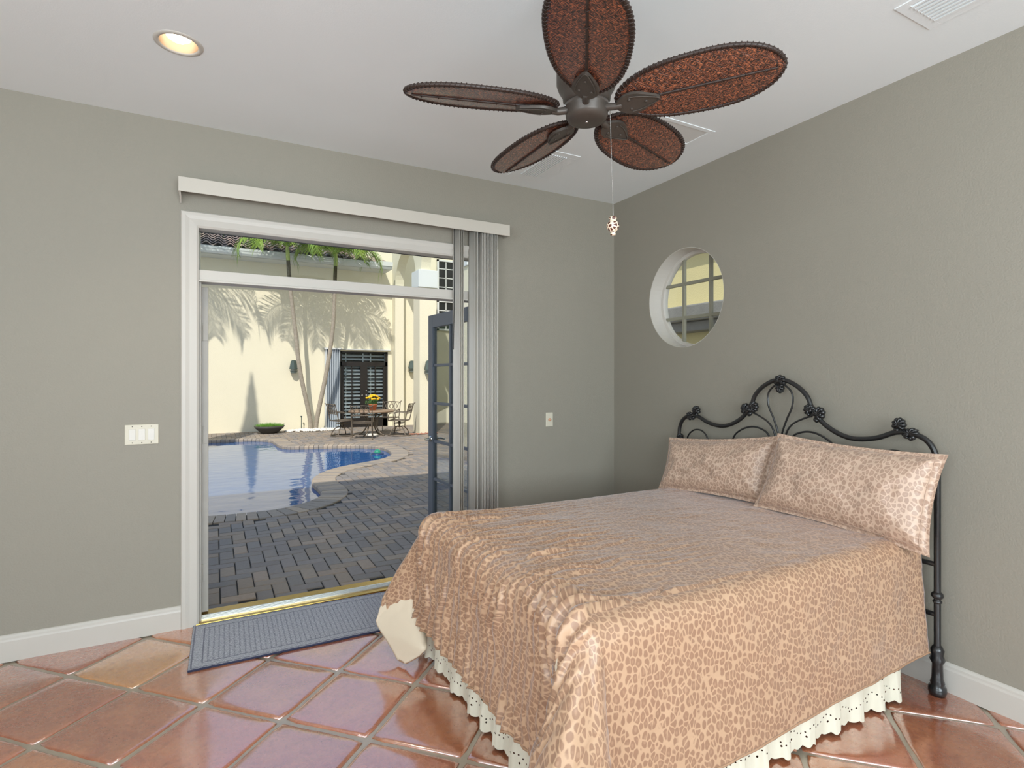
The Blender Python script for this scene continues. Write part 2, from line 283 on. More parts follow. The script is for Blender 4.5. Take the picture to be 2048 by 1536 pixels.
# ------------------------------------------------------------------ mesh helpers
class MB:
    def __init__(s): s.v = []; s.f = []; s.mi = []; s.uv = []; s.sm = []; s.has_uv = False
    def add(s, vs, fs, mi=0, smooth=False, uvs=None):
        o = len(s.v); s.v.extend([tuple(p) for p in vs])
        for f in fs:
            s.f.append([i+o for i in f]); s.mi.append(mi); s.sm.append(smooth)
            if uvs is not None: s.uv.append([uvs[i] for i in f]); s.has_uv = True
            else: s.uv.append([(0, 0)]*len(f))
    def box(s, a, b_, mi=0, M_=None):
        (x0, y0, z0), (x1, y1, z1) = a, b_
        vs = [(x, y, z) for x in (x0, x1) for y in (y0, y1) for z in (z0, z1)]
        if M_ is not None: vs = [tuple(M_ @ Vector(p)) for p in vs]
        s.add(vs, [(0, 1, 3, 2), (4, 6, 7, 5), (0, 4, 5, 1), (2, 3, 7, 6), (0, 2, 6, 4), (1, 5, 7, 3)], mi)
        return s
    def tube(s, pts, r, n=10, mi=0, cap=True, closed=False):
        P = [Vector(p) for p in pts]; k = len(P)
        rs = r if isinstance(r, (list, tuple)) else [r]*k
        vs = []; prev = None
        for i in range(k):
            a = P[(i-1) % k] if (closed or i > 0) else P[i]; b_ = P[(i+1) % k] if (closed or i < k-1) else P[i]
            t = (b_-a)
            t = t.normalized() if t.length > 1e-9 else Vector((0, 0, 1))
            if prev is None:
                u = t.orthogonal().normalized()
            else:
                u = prev - t*prev.dot(t)
                u = u.normalized() if u.length > 1e-6 else t.orthogonal().normalized()
            prev = u; w = t.cross(u)
            for j in range(n):
                a_ = 2*PI*j/n; vs.append(P[i] + (u*math.cos(a_) + w*math.sin(a_))*rs[i])
        fs = []
        for i in range(k if closed else k-1):
            i2 = (i+1) % k
            for j in range(n): fs.append((i*n+j, i*n+(j+1) % n, i2*n+(j+1) % n, i2*n+j))
        s.add(vs, fs, mi, True)
        if cap and not closed:
            s.add(vs[:n], [tuple(range(n))[::-1]], mi); s.add(vs[-n:], [tuple(range(n))], mi)
        return s
    def lathe(s, prof, c=(0, 0, 0), n=32, mi=0, M_=None, smooth=True):
        vs = []
        for r, z in prof:
            for j in range(n):
                a = 2*PI*j/n; p = Vector((r*math.cos(a), r*math.sin(a), z))
                if M_ is not None: p = M_ @ p
                vs.append(p+Vector(c))
        fs = []
        for i in range(len(prof)-1):
            for j in range(n): fs.append((i*n+j, i*n+(j+1) % n, (i+1)*n+(j+1) % n, (i+1)*n+j))
        s.add(vs, fs, mi, smooth); return s
    def ball(s, c, r, n=12, m=8, mi=0, M_=None, fn=None):
        rx, ry, rz = r if isinstance(r, (tuple, list)) else (r, r, r)
        vs = []
        for i in range(m+1):
            th = PI*i/m
            for j in range(n):
                ph = 2*PI*j/n; d = Vector((math.sin(th)*math.cos(ph), math.sin(th)*math.sin(ph), math.cos(th)))
                k = fn(th, ph) if fn else 1
                p = Vector((d.x*rx, d.y*ry, d.z*rz))*k
                if M_ is not None: p = M_ @ p
                vs.append(p+Vector(c))
        s.add(vs, [(i*n+j, (i+1)*n+j, (i+1)*n+(j+1) % n, i*n+(j+1) % n) for i in range(m) for j in range(n)], mi, True); return s
    def grid(s, X, Y, Z, U=None, V=None, mi=0, closed_u=False):
        a, b_ = X.shape
        vs = np.stack([X, Y, Z], -1).reshape(-1, 3).tolist()
        uvs = np.stack([U, V], -1).reshape(-1, 2).tolist() if U is not None else None
        fs = [(i*b_+j, (i+1)*b_+j, (i+1)*b_+j+1, i*b_+j+1) for i in range(a-1) for j in range(b_-1)]
        s.add(vs, fs, mi, True, uvs); return s
    def prism(s, outline, z0, z1, mi=0, M_=None):
        n = len(outline); vs = [(x, y, z0) for x, y in outline]+[(x, y, z1) for x, y in outline]
        if M_ is not None: vs = [tuple(M_ @ Vector(p)) for p in vs]
        s.add(vs, [tuple(range(n))[::-1], tuple(range(n, 2*n))]+[(i, (i+1) % n, n+(i+1) % n, n+i) for i in range(n)], mi); return s
    def build(s, name, mats, parent=None, bevel=0, col=None, solid=0, bseg=2, loc=None):
        me = bpy.data.meshes.new(name); me.from_pydata(s.v, [], s.f)
        mats = mats if isinstance(mats, list) else [mats]
        for k in mats: me.materials.append(M[k] if isinstance(k, str) else k)
        me.polygons.foreach_set('material_index', s.mi); me.polygons.foreach_set('use_smooth', s.sm)
        if s.has_uv:
            l = me.uv_layers.new(name='UVMap'); l.data.foreach_set('uv', [c for f in s.uv for p in f for c in p])
        if col is not None:
            a = me.color_attributes.new('Col', 'FLOAT_COLOR', 'POINT'); a.data.foreach_set('color', np.asarray(col, dtype=np.float32).ravel())
        me.update(); o = bpy.data.objects.new(name, me); COL.objects.link(o)
        if parent is not None: o.parent = parent
        if loc is not None: o.location = loc
        if bevel:
            md = o.modifiers.new('bevel', 'BEVEL'); md.width = bevel; md.segments = bseg; md.limit_method = 'ANGLE'; md.angle_limit = math.radians(40)
        if solid:
            md = o.modifiers.new('solid', 'SOLIDIFY'); md.thickness = solid; md.offset = 0
        return o
def tag(o, label=None, cat=None, group=None, kind=None):
    if label: o['label'] = label
    if cat: o['category'] = cat
    if group: o['group'] = group
    if kind: o['kind'] = kind
    return o
def thing(name, label, cat, loc=(0, 0, 0), rz=0, group=None, kind=None):
    o = bpy.data.objects.new(name, None); COL.objects.link(o); o.location = loc; o.rotation_euler = (0, 0, rz); o.empty_display_size = 0.1
    return tag(o, label, cat, group, kind)
def struct(name, label, cat='room'):
    o = bpy.data.objects.new(name, None); COL.objects.link(o); return tag(o, label, cat, None, 'structure')
def dup(root, loc, rz, label=None, group=None):
    def cp(o, par):
        c = o.copy(); COL.objects.link(c); c.parent = par
        for ch in list(o.children): cp(ch, c)
        return c
    kids = list(root.children); r = root.copy(); COL.objects.link(r); r.location = loc; r.rotation_euler = (0, 0, rz)
    if label: r['label'] = label
    if group: r['group'] = group
    for k in kids: cp(k, r)
    return r
def catmull(pts, k=6):
    P = [Vector(p) for p in pts]; out = []
    for i in range(len(P)-1):
        p0 = P[max(i-1, 0)]; p1 = P[i]; p2 = P[i+1]; p3 = P[min(i+2, len(P)-1)]
        for j in range(k):
            t = j/k; out.append(0.5*((2*p1)+(-p0+p2)*t+(2*p0-5*p1+4*p2-p3)*t*t+(-p0+3*p1-3*p2+p3)*t**3))
    out.append(P[-1]); return out
def vnoise(x, y, seed=0):
    """vectorised smooth 2-D value noise in [-1,1]"""
    r = np.random.RandomState(seed); T = r.rand(256, 256)*2-1
    xi = np.floor(x).astype(int); yi = np.floor(y).astype(int); fx = x-xi; fy = y-yi
    fx = fx*fx*(3-2*fx); fy = fy*fy*(3-2*fy); g = lambda a, b_: T[a % 256, b_ % 256]
    return (g(xi, yi)*(1-fx)+g(xi+1, yi)*fx)*(1-fy)+(g(xi, yi+1)*(1-fx)+g(xi+1, yi+1)*fx)*fy
CZ = 3.05

# ================================================================== ROOM SHELL
OX0, OX1, OZ = -3.215, -1.232, 2.475          # rough door opening
XL, YR = -6.6, -6.9
w = MB()
w.box((XL-0.2, 0, -0.15), (OX0, 0.2, 5.2)); w.box((OX1, 0, -0.15), (0.2, 0.2, 5.2)); w.box((OX0, 0, OZ), (OX1, 0.2, 5.2)); w.box((OX0, 0, -0.15), (OX1, 0.2, -0.03))
tag(w.build('wall_back', 'wall'), 'sage grey wall around the open french doors', 'wall', None, 'structure')
# right wall with round window opening
WY, WZ, WR = -0.823, 2.115, 0.375
w = MB(); N = 64
def sq(a, h=0.6):
    c, s_ = math.cos(a), math.sin(a); k = h/max(abs(c), abs(s_)); return (c*k, s_*k)
for X, fl in ((0, 1), (0.2, 0)):
    vs = [(X, WY+math.cos(2*PI*i/N)*WR, WZ+math.sin(2*PI*i/N)*WR) for i in range(N)]+[(X, WY+sq(2*PI*i/N)[0], WZ+sq(2*PI*i/N)[1]) for i in range(N)]
    w.add(vs, [(i, (i+1) % N, N+(i+1) % N, N+i) for i in range(N)])
w.box((0, YR, -0.15), (0.2, WY-0.6, 5.2)); w.box((0, WY+0.6, -0.15), (0.2, 0.2, 5.2)); w.box((0, WY-0.6, -0.15), (0.2, WY+0.6, WZ-0.6)); w.box((0, WY-0.6, WZ+0.6), (0.2, WY+0.6, 5.2))
tag(w.build('wall_right', 'wall'), 'sage grey wall behind the bed with a round window', 'wall', None, 'structure')
# walls behind the camera, with window openings
w = MB()
w.box((XL-0.2, YR-0.2, -0.15), (-4.6, YR, 5.2)); w.box((-0.8, YR-0.2, -0.15), (0.2, YR, 5.2)); w.box((-4.6, YR-0.2, -0.15), (-0.8, YR, 0.5)); w.box((-4.6, YR-0.2, 3.0), (-0.8, YR, 5.2))
tag(w.build('wall_rear', 'wall'), 'sage grey rear wall behind the viewpoint', 'wall', None, 'structure')
w = MB()
w.box((XL-0.2, -6.7, -0.15), (XL, -3.3, 0.5)); w.box((XL-0.2, -6.7, 3.0), (XL, -3.3, 5.2)); w.box((XL-0.2, YR, -0.15), (XL, -6.7, 5.2)); w.box((XL-0.2, -3.3, -0.15), (XL, 0, 5.2))
tag(w.build('wall_left', 'wall'), 'sage grey side wall left of the viewpoint', 'wall', None, 'structure')
# ceiling with hole for the recessed can
LX, LY, LR = -3.258, -0.905, 0.088
w = MB(); N = 48
vs = [(LX+math.cos(2*PI*i/N)*LR, LY+math.sin(2*PI*i/N)*LR, CZ) for i in range(N)]+[(LX+sq(2*PI*i/N, 0.3)[0], LY+sq(2*PI*i/N, 0.3)[1], CZ) for i in range(N)]
w.add(vs, [(i, (i+1) % N, N+(i+1) % N, N+i) for i in range(N)])
a, b2, c, d = LX-0.3, LX+0.3, LY-0.3, LY+0.3
for q in (((XL, YR), (a, 0)), ((b2, YR), (0, 0)), ((a, YR), (b2, c)), ((a, d), (b2, 0))):
    (x0, y0), (x1, y1) = q; w.add([(x0, y0, CZ), (x1, y0, CZ), (x1, y1, CZ), (x0, y1, CZ)], [(0, 1, 2, 3)])
w.box((XL-0.2, YR-0.2, CZ+0.25), (0.2, 0.2, CZ+0.35))
tag(w.build('ceiling', 'ceiling'), 'flat white painted ceiling', 'ceiling', None, 'structure')
# floor: pillowed saltillo tiles laid on the diagonal
w = MB(); cols = []
H = 0.3045; N0 = Vector((-3.158, -0.939)); e1 = Vector((H, H)); e2 = Vector((H, -H)); pitch = H*math.sqrt(2)
pal = [S(178, 106, 74), S(166, 94, 66), S(188, 114, 78), S(158, 90, 68), S(172, 98, 76), S(192, 122, 84), S(166, 100, 78)]
w.add([(XL, YR, -0.007), (0, YR, -0.007), (0, 0, -0.007), (XL, 0, -0.007)], [(0, 1, 2, 3)], 1); cols += [(0.3, 0.3, 0.3, 1)]*4
for i in range(-16, 20):
    for j in range(-20, 20):
        c0 = N0+e1*(i+0.5)+e2*(j+0.5)
        if c0.x < XL-0.3 or c0.x > 0.3 or c0.y > 0.3 or c0.y < YR-0.3: continue
        hc = random.choice(pal); r_ = 0.88+random.random()*0.22; hc = (hc[0]*r_, hc[1]*r_, hc[2]*r_, 1)
        if (c0-Vector((-3.46, -0.33))).length < 0.2: hc = S(205, 148, 92)
        jit = Vector((random.uniform(-.003, .003), random.uniform(-.003, .003))); rot = random.uniform(-.008, .008); hz = random.uniform(-.0015, .0015)
        rings = []; K = 9; ns = random.random()*50
        for inset, z in ((0.0, -0.0075), (0.0, -0.004), (0.005, -0.0005), (0.016, 0.0018), (0.05, 0.0026), (0.12, 0.0022), (0.19, 0.0018)):
            ring = []; hh_ = (pitch-0.021)/2-inset
            for sd in range(4):
                for k in range(K-1):
                    t = (k/(K-1)*2-1); rr = max(0.016-inset*0.3, 0.004)
                    x_, y_ = t*hh_, -hh_
                    ex = abs(x_)-(hh_-rr)
                    if ex > 0: y_ += ex*ex/rr*0.5
                    y_ += 0.0035*noise.noise(Vector((t*2.2+ns, sd*7.1, 0)))*max(0, 1-inset*12)
                    a_ = sd*PI/2; ring.append((x_*math.cos(a_)-y_*math.sin(a_), x_*math.sin(a_)+y_*math.cos(a_), z+hz*(z > -0.004)))
            rings.append(ring)
        n = len(rings[0]); vs = []
        ca, sa = math.cos(PI/4+rot), math.sin(PI/4+rot)
        for ring in rings:
            for (x_, y_, z) in ring: vs.append((c0.x+jit.x+x_*ca-y_*sa, c0.y+jit.y+x_*sa+y_*ca, z))
        fs = [(q*n+k, q*n+(k+1) % n, (q+1)*n+(k+1) % n, (q+1)*n+k) for q in range(len(rings)-1) for k in range(n)]
        fs.append(tuple((len(rings)-1)*n+k for k in range(n)))
        w.add(vs, fs, 0, True); cols += [hc]*len(vs)
fl = w.build('floor', ['tile', 'grout'], col=cols)
bm = bmesh.new(); bm.from_mesh(fl.data)
for co_, no in (((0, 0, 0), (0, 1, 0)), ((0, 0, 0), (1, 0, 0)), ((XL, 0, 0), (-1, 0, 0)), ((0, YR, 0), (0, -1, 0))):
    bmesh.ops.bisect_plane(bm, geom=bm.verts[:]+bm.edges[:]+bm.faces[:], plane_co=co_, plane_no=no, clear_outer=True)
bm.to_mesh(fl.data); bm.free()
tag(fl, 'terracotta clay tile floor laid diagonally with grey grout', 'floor', None, 'structure')
w = MB(); w.box((XL-.2, YR-.2, -0.15), (0.2, 0.0, -0.0085)); tag(w.build('slab', 'roombase'), 'concrete slab under the tiles', 'floor', None, 'structure')

def baseboard(name, pts, label):
    prof = [(0, 0.0), (0.016, 0.0), (0.016, 0.108), (0.013, 0.118), (0.012, 0.128), (0.006, 0.138), (0, 0.141)]
    (x0, y0), (x1, y1) = pts; dx, dy = x1-x0, y1-y0; L = math.hypot(dx, dy); nx, ny = dy/L, -dx/L
    w = MB(); vs = []
    for (px, py) in pts:
        for o_, z in prof: vs.append((px+nx*o_, py+ny*o_, z))
    k = len(prof); w.add(vs, [(i, (i+1) % k, k+(i+1) % k, k+i) for i in range(k)]+[tuple(range(k)), tuple(range(k, 2*k))[::-1]])
    tag(w.build(name, 'trim'), label, 'baseboard', None, 'structure')
baseboard('baseboard_back', [(XL, 0), (-3.292, 0)], 'white baseboard left of the door casing')
baseboard('baseboard_corner', [(-1.157, 0), (0, 0)], 'white baseboard between door casing and corner')
baseboard('baseboard_right', [(0, -0.016), (0, YR)], 'white baseboard along the wall behind the bed')

# ================================================================== DOORWAY
D = struct('door_1', 'white cased doorway with transom and brass sill', 'doorway')
CI0, CI1, CIT = -3.197, -1.250, 2.424
def casing(path_side):
    w = MB(); prof = [(0, 0), (0, -0.012), (0.012, -0.02), (0.05, -0.017), (0.07, -0.022), (0.088, -0.022), (0.095, -0.014), (0.095, 0)]  # (outward, y)
    k = len(prof)
    if path_side == 'left': A, B = (CI0, -0.0, (-1, 0)), (CI0, CIT, (-1, 1))
    if path_side == 'right': A, B = (CI1, -0.0, (1, 0)), (CI1, CIT, (1, 1))
    if path_side == 'top': A, B = (CI0, CIT, (-1, 1)), (CI1, CIT, (1, 1))
    vs = []
    for (x, z, d_) in (A, B):
        for o_, y in prof: vs.append((x+d_[0]*o_, y, z+d_[1]*o_))
    w.add(vs, [(i, (i+1) % k, k+(i+1) % k, k+i) for i in range(k)]+[tuple(range(k)), tuple(range(k, 2*k))[::-1]])
    return w.build('casing', 'trim', D)
for s_ in ('left', 'right', 'top'): casing(s_)
w = MB()
w.box((OX0, 0, 0), (CI0, 0.2, OZ)); w.box((CI1, 0, 0), (OX1, 0.2, OZ)); w.box((CI0, 0, CIT), (CI1, 0.088, OZ)); w.box((CI0, 0.088, CIT+0.03), (CI1, 0.2, OZ))
w.box((CI0, 0.02, 0), (CI0+0.012, 0.115, 2.11)); w.box((CI1-0.012, 0.02, 0), (CI1, 0.115, 2.11))
w.build('jamb', 'jamb', D, 0.002)
w = MB(); w.box((CI0, 0.0, 2.108), (CI1, 0.17, 2.172)); w.box((CI0, -0.012, 2.098), (CI1, 0.0, 2.112)); tb = w.build('transom_bar', 'trim', D, 0.003)
w = MB(); w.box((CI0, 0.085, 2.172), (CI1, 0.093, 2.18)); w.box((CI0, 0.085, 2.42), (CI1, 0.093, 2.428)); w.box((-1.452, 0.07, 2.172), (-1.437, 0.1, 2.424)); w.build('gasket', 'black', D)
w = MB(); w.box((CI0, 0.10, 2.172), (CI0+.006, 0.16, CIT+.03)); w.build('transom_stop', 'trim', D, 0.002)
w = MB(); w.box((CI0, 0.087, 2.172), (CI1, 0.091, 2.424)); w.build('transom_pane', 'glass', D)
w = MB(); w.box((OX0, -0.022, -0.004), (OX1, 0.03, 0.016)); w.box((OX0, 0.098, -0.03), (OX1, 0.215, 0.012)); w.build('threshold', 'brass', D, 0.004)
w = MB(); w.box((OX0, 0.028, -0.01), (OX1, 0.10, 0.024))
for k in range(3): w.box((OX0, 0.036+k*0.02, 0.024), (OX1, 0.042+k*0.02, 0.027))
w.build('sill_plate', 'alum', D, 0.002)
# casing corner blocks hide nothing; door leaves
def door_leaf(name, label, hinge, ang, edge_mat, face):
    L = struct(name, label, 'door'); L.location = (hinge[0], hinge[1], 0); L.rotation_euler = (0, 0, ang)
    Wd, T, Z0, Z1 = 0.89, 0.045, 0.03, 2.085           # local: x along leaf, y thickness
    w = MB(); st, tr_, br = 0.095, 0.115, 0.21
    w.box((0, 0, Z0), (st, T, Z1)); w.box((Wd-st, 0, Z0), (Wd, T, Z1)); w.box((st, 0, Z1-tr_), (Wd-st, T, Z1)); w.box((st, 0, Z0), (Wd-st, T, Z0+br))
    w.build('frame', edge_mat, L, 0.003)
    gz0, gz1 = Z0+br, Z1-tr_; w = MB()
    for k in range(1, 5): z = gz0+(gz1-gz0)*k/5; w.box((st, 0.008, z-0.012), (Wd-st, T-0.008, z+0.012))
    x = Wd/2; w.box((x-0.012, 0.008, gz0), (x+0.012, T-0.008, gz1)); w.build('muntins', edge_mat, L, 0.003)
    for a_ in range(2):
        for k in range(5):
            x0 = st+(Wd-2*st)*a_/2; x1 = st+(Wd-2*st)*(a_+1)/2; w = MB(); w.box((x0, T/2-.002, gz0+(gz1-gz0)*k/5), (x1, T/2+.002, gz0+(gz1-gz0)*(k+1)/5)); w.build('pane', 'glass', L)
    return L, Wd, T
L2, Wd, T = door_leaf('door_2', 'slate blue french door leaf standing open at the right', (-1.272, 0.125), math.radians(93.2), 'leafpaint', 1)
w = MB(); w.box((Wd-0.001, 0.008, 0.86), (Wd+0.003, 0.037, 1.06)); w.build('latch_plate', 'chrome', L2, 0.001)
w = MB()
w.lathe([(0.0, 0.014), (0.026, 0.012), (0.028, 0.0)], (Wd-0.06, T, 0.95), 20, 0, Matrix.Rotation(-PI/2, 3, 'X')); w.lathe([(0.0, 0.014), (0.026, 0.012), (0.028, 0.0)], (Wd-0.06, 0, 0.95), 20, 0, Matrix.Rotation(PI/2, 3, 'X'))
w.tube([(Wd-0.06, T, 0.95), (Wd-0.06, T+0.05, 0.95), (Wd-0.075, T+0.06, 0.95), (Wd-0.15, T+0.055, 0.95)], 0.009, 10); w.tube([(Wd-0.06, 0, 0.95), (Wd-0.06, -0.05, 0.95), (Wd-0.075, -0.06, 0.95), (Wd-0.15, -0.055, 0.95)], 0.009, 10)
w.tube([(Wd-.02, -0.012, 0.955), (Wd+0.02, -0.03, 0.955)], 0.008, 8)
w.build('door_handle', 'chrome', L2)
L3, _, _ = door_leaf('door_3', 'white edged french door leaf folded open at the left jamb', (-3.148, 0.125), math.radians(90.9), 'jamb', 0)
for z in (0.28, 1.15, 1.80):
    w = MB(); w.box((-0.003, 0.002, z-0.055), (0.001, 0.03, z+0.055)); w.tube([(-0.004, 0.036, z-0.055), (-0.004, 0.036, z+0.055)], 0.007, 10)
    for q in (-0.035, 0, 0.035): w.tube([(-0.0045, 0.012+0.008*(q != 0), z+q), (-0.002, 0.012+0.008*(q != 0), z+q)], 0.004, 8)
    w.build('hinge', 'jamb', L3, 0.001)

# ================================================================== ROUND WINDOW
Wn = struct('window_1', 'round divided window set deep in the wall', 'window')
w = MB(); N = 64; R = WR
def ring_xy(w, x0, x1, r0, r1):
    vs = []
    for (x, r) in ((x0, r0), (x0, r1), (x1, r1), (x1, r0)):
        for i in range(N): a_ = 2*PI*i/N; vs.append((x, WY+r*math.cos(a_), WZ+r*math.sin(a_)))
    w.add(vs, [(q*N+i, q*N+(i+1) % N, ((q+1) % 4)*N+(i+1) % N, ((q+1) % 4)*N+i) for q in range(4) for i in range(N)], 0, False)
ring_xy(w, 0.001, 0.2, R-0.004, R+0.004); w.build('reveal', 'trim', Wn)
w = MB(); ring_xy(w, 0.125, 0.165, R-0.03, R-0.002); w.build('window_frame', 'trim', Wn, 0.003)
w = MB()
for yy in (-0.133, 0.133):
    h_ = math.sqrt((R-0.025)**2-yy*yy); w.box((0.132, WY+yy-0.012, WZ-h_), (0.156, WY+yy+0.012, WZ+h_)); w.box((0.131, WY-h_, WZ+yy-0.012), (0.157, WY+h_, WZ+yy+0.012))
w.build('muntins', simple('olive_grey_muntin', S(140, 138, 122), 0.5, 0, 8, 0.05, 0), Wn, 0.002)
w = MB(); w.add([(0.145, WY+math.cos(2*PI*i/N)*(R-.02), WZ+math.sin(2*PI*i/N)*(R-.02)) for i in range(N)], [tuple(range(N))]); w.build('pane', 'glass', Wn)

# ================================================================== VERTICAL BLIND
B = thing('vertical_blind', 'cream vertical blind with valance, vanes stacked at right of doorway', 'blind', (-2.2, 0, 2.62))
def lb(p): return (p[0]+2.2, p[1], p[2]-2.62)
VX0, VX1, VY = -3.30, -1.105, -0.105
w = MB(); w.box(lb((VX0, VY-0.006, 2.605)), lb((VX1, VY, 2.69))); w.box(lb((VX0, VY, 2.605)), lb((VX0+0.005, 0, 2.69))); w.box(lb((VX1-0.005, VY, 2.605)), lb((VX1, 0, 2.69))); w.box(lb((VX0, VY, 2.683)), lb((VX1, 0, 2.69)))
w.build('valance', 'valance', B, 0.0015)
w = MB(); w.box(lb((VX0+0.05, -0.085, 2.635)), lb((VX1-0.05, -0.04, 2.675))); w.build('head_rail', 'vane', B, 0.002)
w = MB(); w.add([lb(p) for p in [(VX0+.004, -0.1, 2.605), (VX0+.004, -0.01, 2.605), (VX0+.004, -0.01, 2.56), (VX0+.012, -0.1, 2.605), (VX0+.012, -0.01, 2.605), (VX0+.012, -0.01, 2.56)]], [(0, 1, 2), (3, 5, 4), (0, 3, 4, 1), (1, 4, 5, 2), (0, 2, 5, 3)]); w.build('bracket', 'trim', B)
vmesh = None
def vane(x, ang):
    global vmesh
    if vmesh is None:
        n = 9; t = np.linspace(-1, 1, n); X = np.outer(0.006*(1-t*t), np.ones(2)); Y = np.outer(t*0.0445, np.ones(2)); Z = np.outer(np.ones(n), [-2.58, 0.0])
        w = MB(); w.grid(X, Y, Z); o = w.build('vane', 'vane', B, solid=0.0012); vmesh = o.data
        w2 = MB()
    else:
        o = bpy.data.objects.new('vane', vmesh); COL.objects.link(o); o.parent = B
        md = o.modifiers.new('solid', 'SOLIDIFY'); md.thickness = 0.0012; md.offset = 0
    o.location = lb((x, -0.06, 2.635)); o.rotation_euler = (0, 0, ang)
for x, a_ in [(-1.530, 16), (-1.512, 12), (-1.495, 8)]+[(-1.405, 12), (-1.388, 20)]+[(-1.345+0.0125*k, 14+random.uniform(-4, 4)) for k in range(11)]:
    vane(x, math.radians(a_))
w = MB(); w.tube([lb((-1.55, -0.075, 2.63)), lb((-1.553, -0.075, 2.1)), lb((-1.56, -0.075, 1.72))], 0.0035, 6); w.build('tilt_wand', 'black', B)

# ================================================================== WALL PLATES, CEILING FITTINGS
t = thing('light_switch', 'almond three gang rocker switch plate left of doorway', 'light switch', (-3.4875, 0, 1.18))
w = MB(); w.box((-0.083, -0.006, -0.058), (0.083, 0, 0.058)); w.build('plate', 'plate', t, 0.003)
for x in (-0.046, 0, 0.046):
    w = MB(); w.box((x-0.0165, -0.009, -0.033), (x+0.0165, -0.004, 0.033)); w.build('rocker', 'rocker', t, 0.002)
for x in (-0.046, 0, 0.046):
    for z in (-0.047, 0.047): w = MB(); w.ball((x, -0.006, z), (0.003, 0.0015, 0.003), 8, 4); w.build('screw', 'screw', t)
t = thing('push_button_plate', 'narrow cream wall plate with amber round button, right of blind', 'wall plate', (-0.678, 0, 1.165))
w = MB(); w.box((-0.034, -0.006, -0.058), (0.034, 0, 0.058)); w.build('plate', 'plate', t, 0.003)
w = MB(); w.lathe([(0.0, 0.012), (0.011, 0.01), (0.013, 0.0)], (0, -0.006, 0.0), 16, 0, Matrix.Rotation(PI/2, 3, 'X')); w.build('knob', 'amber', t)
t = thing('outlet', 'white outlet plate low on the right wall near picture edge', 'outlet', (0, -2.885, 0.41))
w = MB(); w.box((-0.006, -0.036, -0.058), (0, 0.036, 0.058)); w.build('plate', 'rocker', t, 0.003)
t = thing('recessed_light', 'lit round recessed ceiling light with white trim ring', 'ceiling light', (LX, LY, CZ))
w = MB(); w.lathe([(0.078, 0.002), (0.08, -0.004), (0.09, -0.005), (0.1, -0.002), (0.101, 0.0)], (0, 0, 0), 48); w.build('trim_ring', 'trim', t)
w = MB(); w.lathe([(0.078, 0.0), (0.076, 0.03), (0.066, 0.10), (0.064, 0.12)], (0, 0, 0), 48)
w.add([(0.064*math.cos(2*PI*i/32), 0.064*math.sin(2*PI*i/32), 0.12) for i in range(32)], [tuple(range(32))]); w.build('baffle', 'beigebrown', t)
w = MB(); w.lathe([(0, 0.012), (0.03, 0.016), (0.05, 0.03), (0.056, 0.05), (0.05, 0.09), (0.03, 0.115)], (0.0, 0.004, 0), 32); w.build('bulb', 'bulb', t)
l = lamp('recessed_spot', 'SPOT', (LX, LY, CZ-0.01), (0, 0, 0), 22, (1, 0.86, 0.66), spot_size=math.radians(110), spot_blend=0.8, shadow_soft_size=0.05)
def vent(name, label, x0, y0, x1, y1, lx0, ly0, lx1, ly1, slats):
    t = thing(name, label, 'ceiling vent', ((x0+x1)/2, (y0+y1)/2, CZ)); cx, cy = (x0+x1)/2, (y0+y1)/2
    w = MB(); z0, z1 = -0.004, 0.0
    for a_, b_ in (((x0, y0), (x1, ly0)), ((x0, ly1), (x1, y1)), ((x0, ly0), (lx0, ly1)), ((lx1, ly0), (x1, ly1))): w.box((a_[0]-cx, a_[1]-cy, z0), (b_[0]-cx, b_[1]-cy, z1))
    w.build('frame', 'ceiling', t, 0.001)
    w = MB(); w.box((lx0-cx, ly0-cy, -0.001), (lx1-cx, ly1-cy, 0.0)); w.build('back_plate', simple('vent_grey', S(165, 165, 162), 0.6, 0, 9, 0.02, 0) if slats else simple('pale_grey_panel', S(222, 222, 220), 0.7, 0, 9, 0.02, 0), t)
    if slats:
        w = MB(); n = 8
        for k in range(n): x = lx0+(lx1-lx0)*(k+0.5)/n-cx; w.box((x-0.007, ly0-cy, -0.009), (x+0.004, ly1-cy, -0.001))
        w.build('louvres', 'ceiling', t)
    return t
vent('ceiling_vent', 'white slatted air vent in ceiling above the doorway', -1.16, -0.72, -0.87, -0.18, -1.09, -0.665, -0.945, -0.25, True)
vent('ceiling_speaker_panel', 'faint square white ceiling panel behind the fan blade', -0.86, -1.44, -0.36, -1.2, -0.83, -1.41, -0.39, -1.23, False)
vent('ceiling_vent', 'flat white ceiling vent at the top right picture corner', -0.62, -3.2, -0.34, -2.60, -0.585, -3.17, -0.38, -2.645, True)

# ================================================================== CEILING FAN
FX, FY, FZ = -1.8874, -2.1831, 2.5074
t = thing('ceiling_fan', 'dark ceiling fan with five woven leaf shaped blades', 'ceiling fan', (FX, FY, FZ))
t.rotation_euler = (-0.0244, 0.0118, 0)
w = MB(); w.lathe([(0.0, 0.535), (0.075, 0.535), (0.075, 0.50), (0.055, 0.46), (0.03, 0.44), (0.014, 0.43), (0.013, 0.25), (0.03, 0.245), (0.04, 0.22), (0.0, 0.22)], (0, 0, 0), 40); w.build('canopy_and_rod', 'fanmetal', t)
w = MB(); w.lathe([(0.0, 0.235), (0.05, 0.23), (0.09, 0.21), (0.108, 0.19), (0.112, 0.16), (0.112, 0.105), (0.105, 0.085), (0.09, 0.06), (0.088, 0.04), (0.08, 0.025), (0.07, 0.02), (0.0, 0.02)], (0, 0, 0), 48); w.build('motor_housing', 'fanmetal', t)
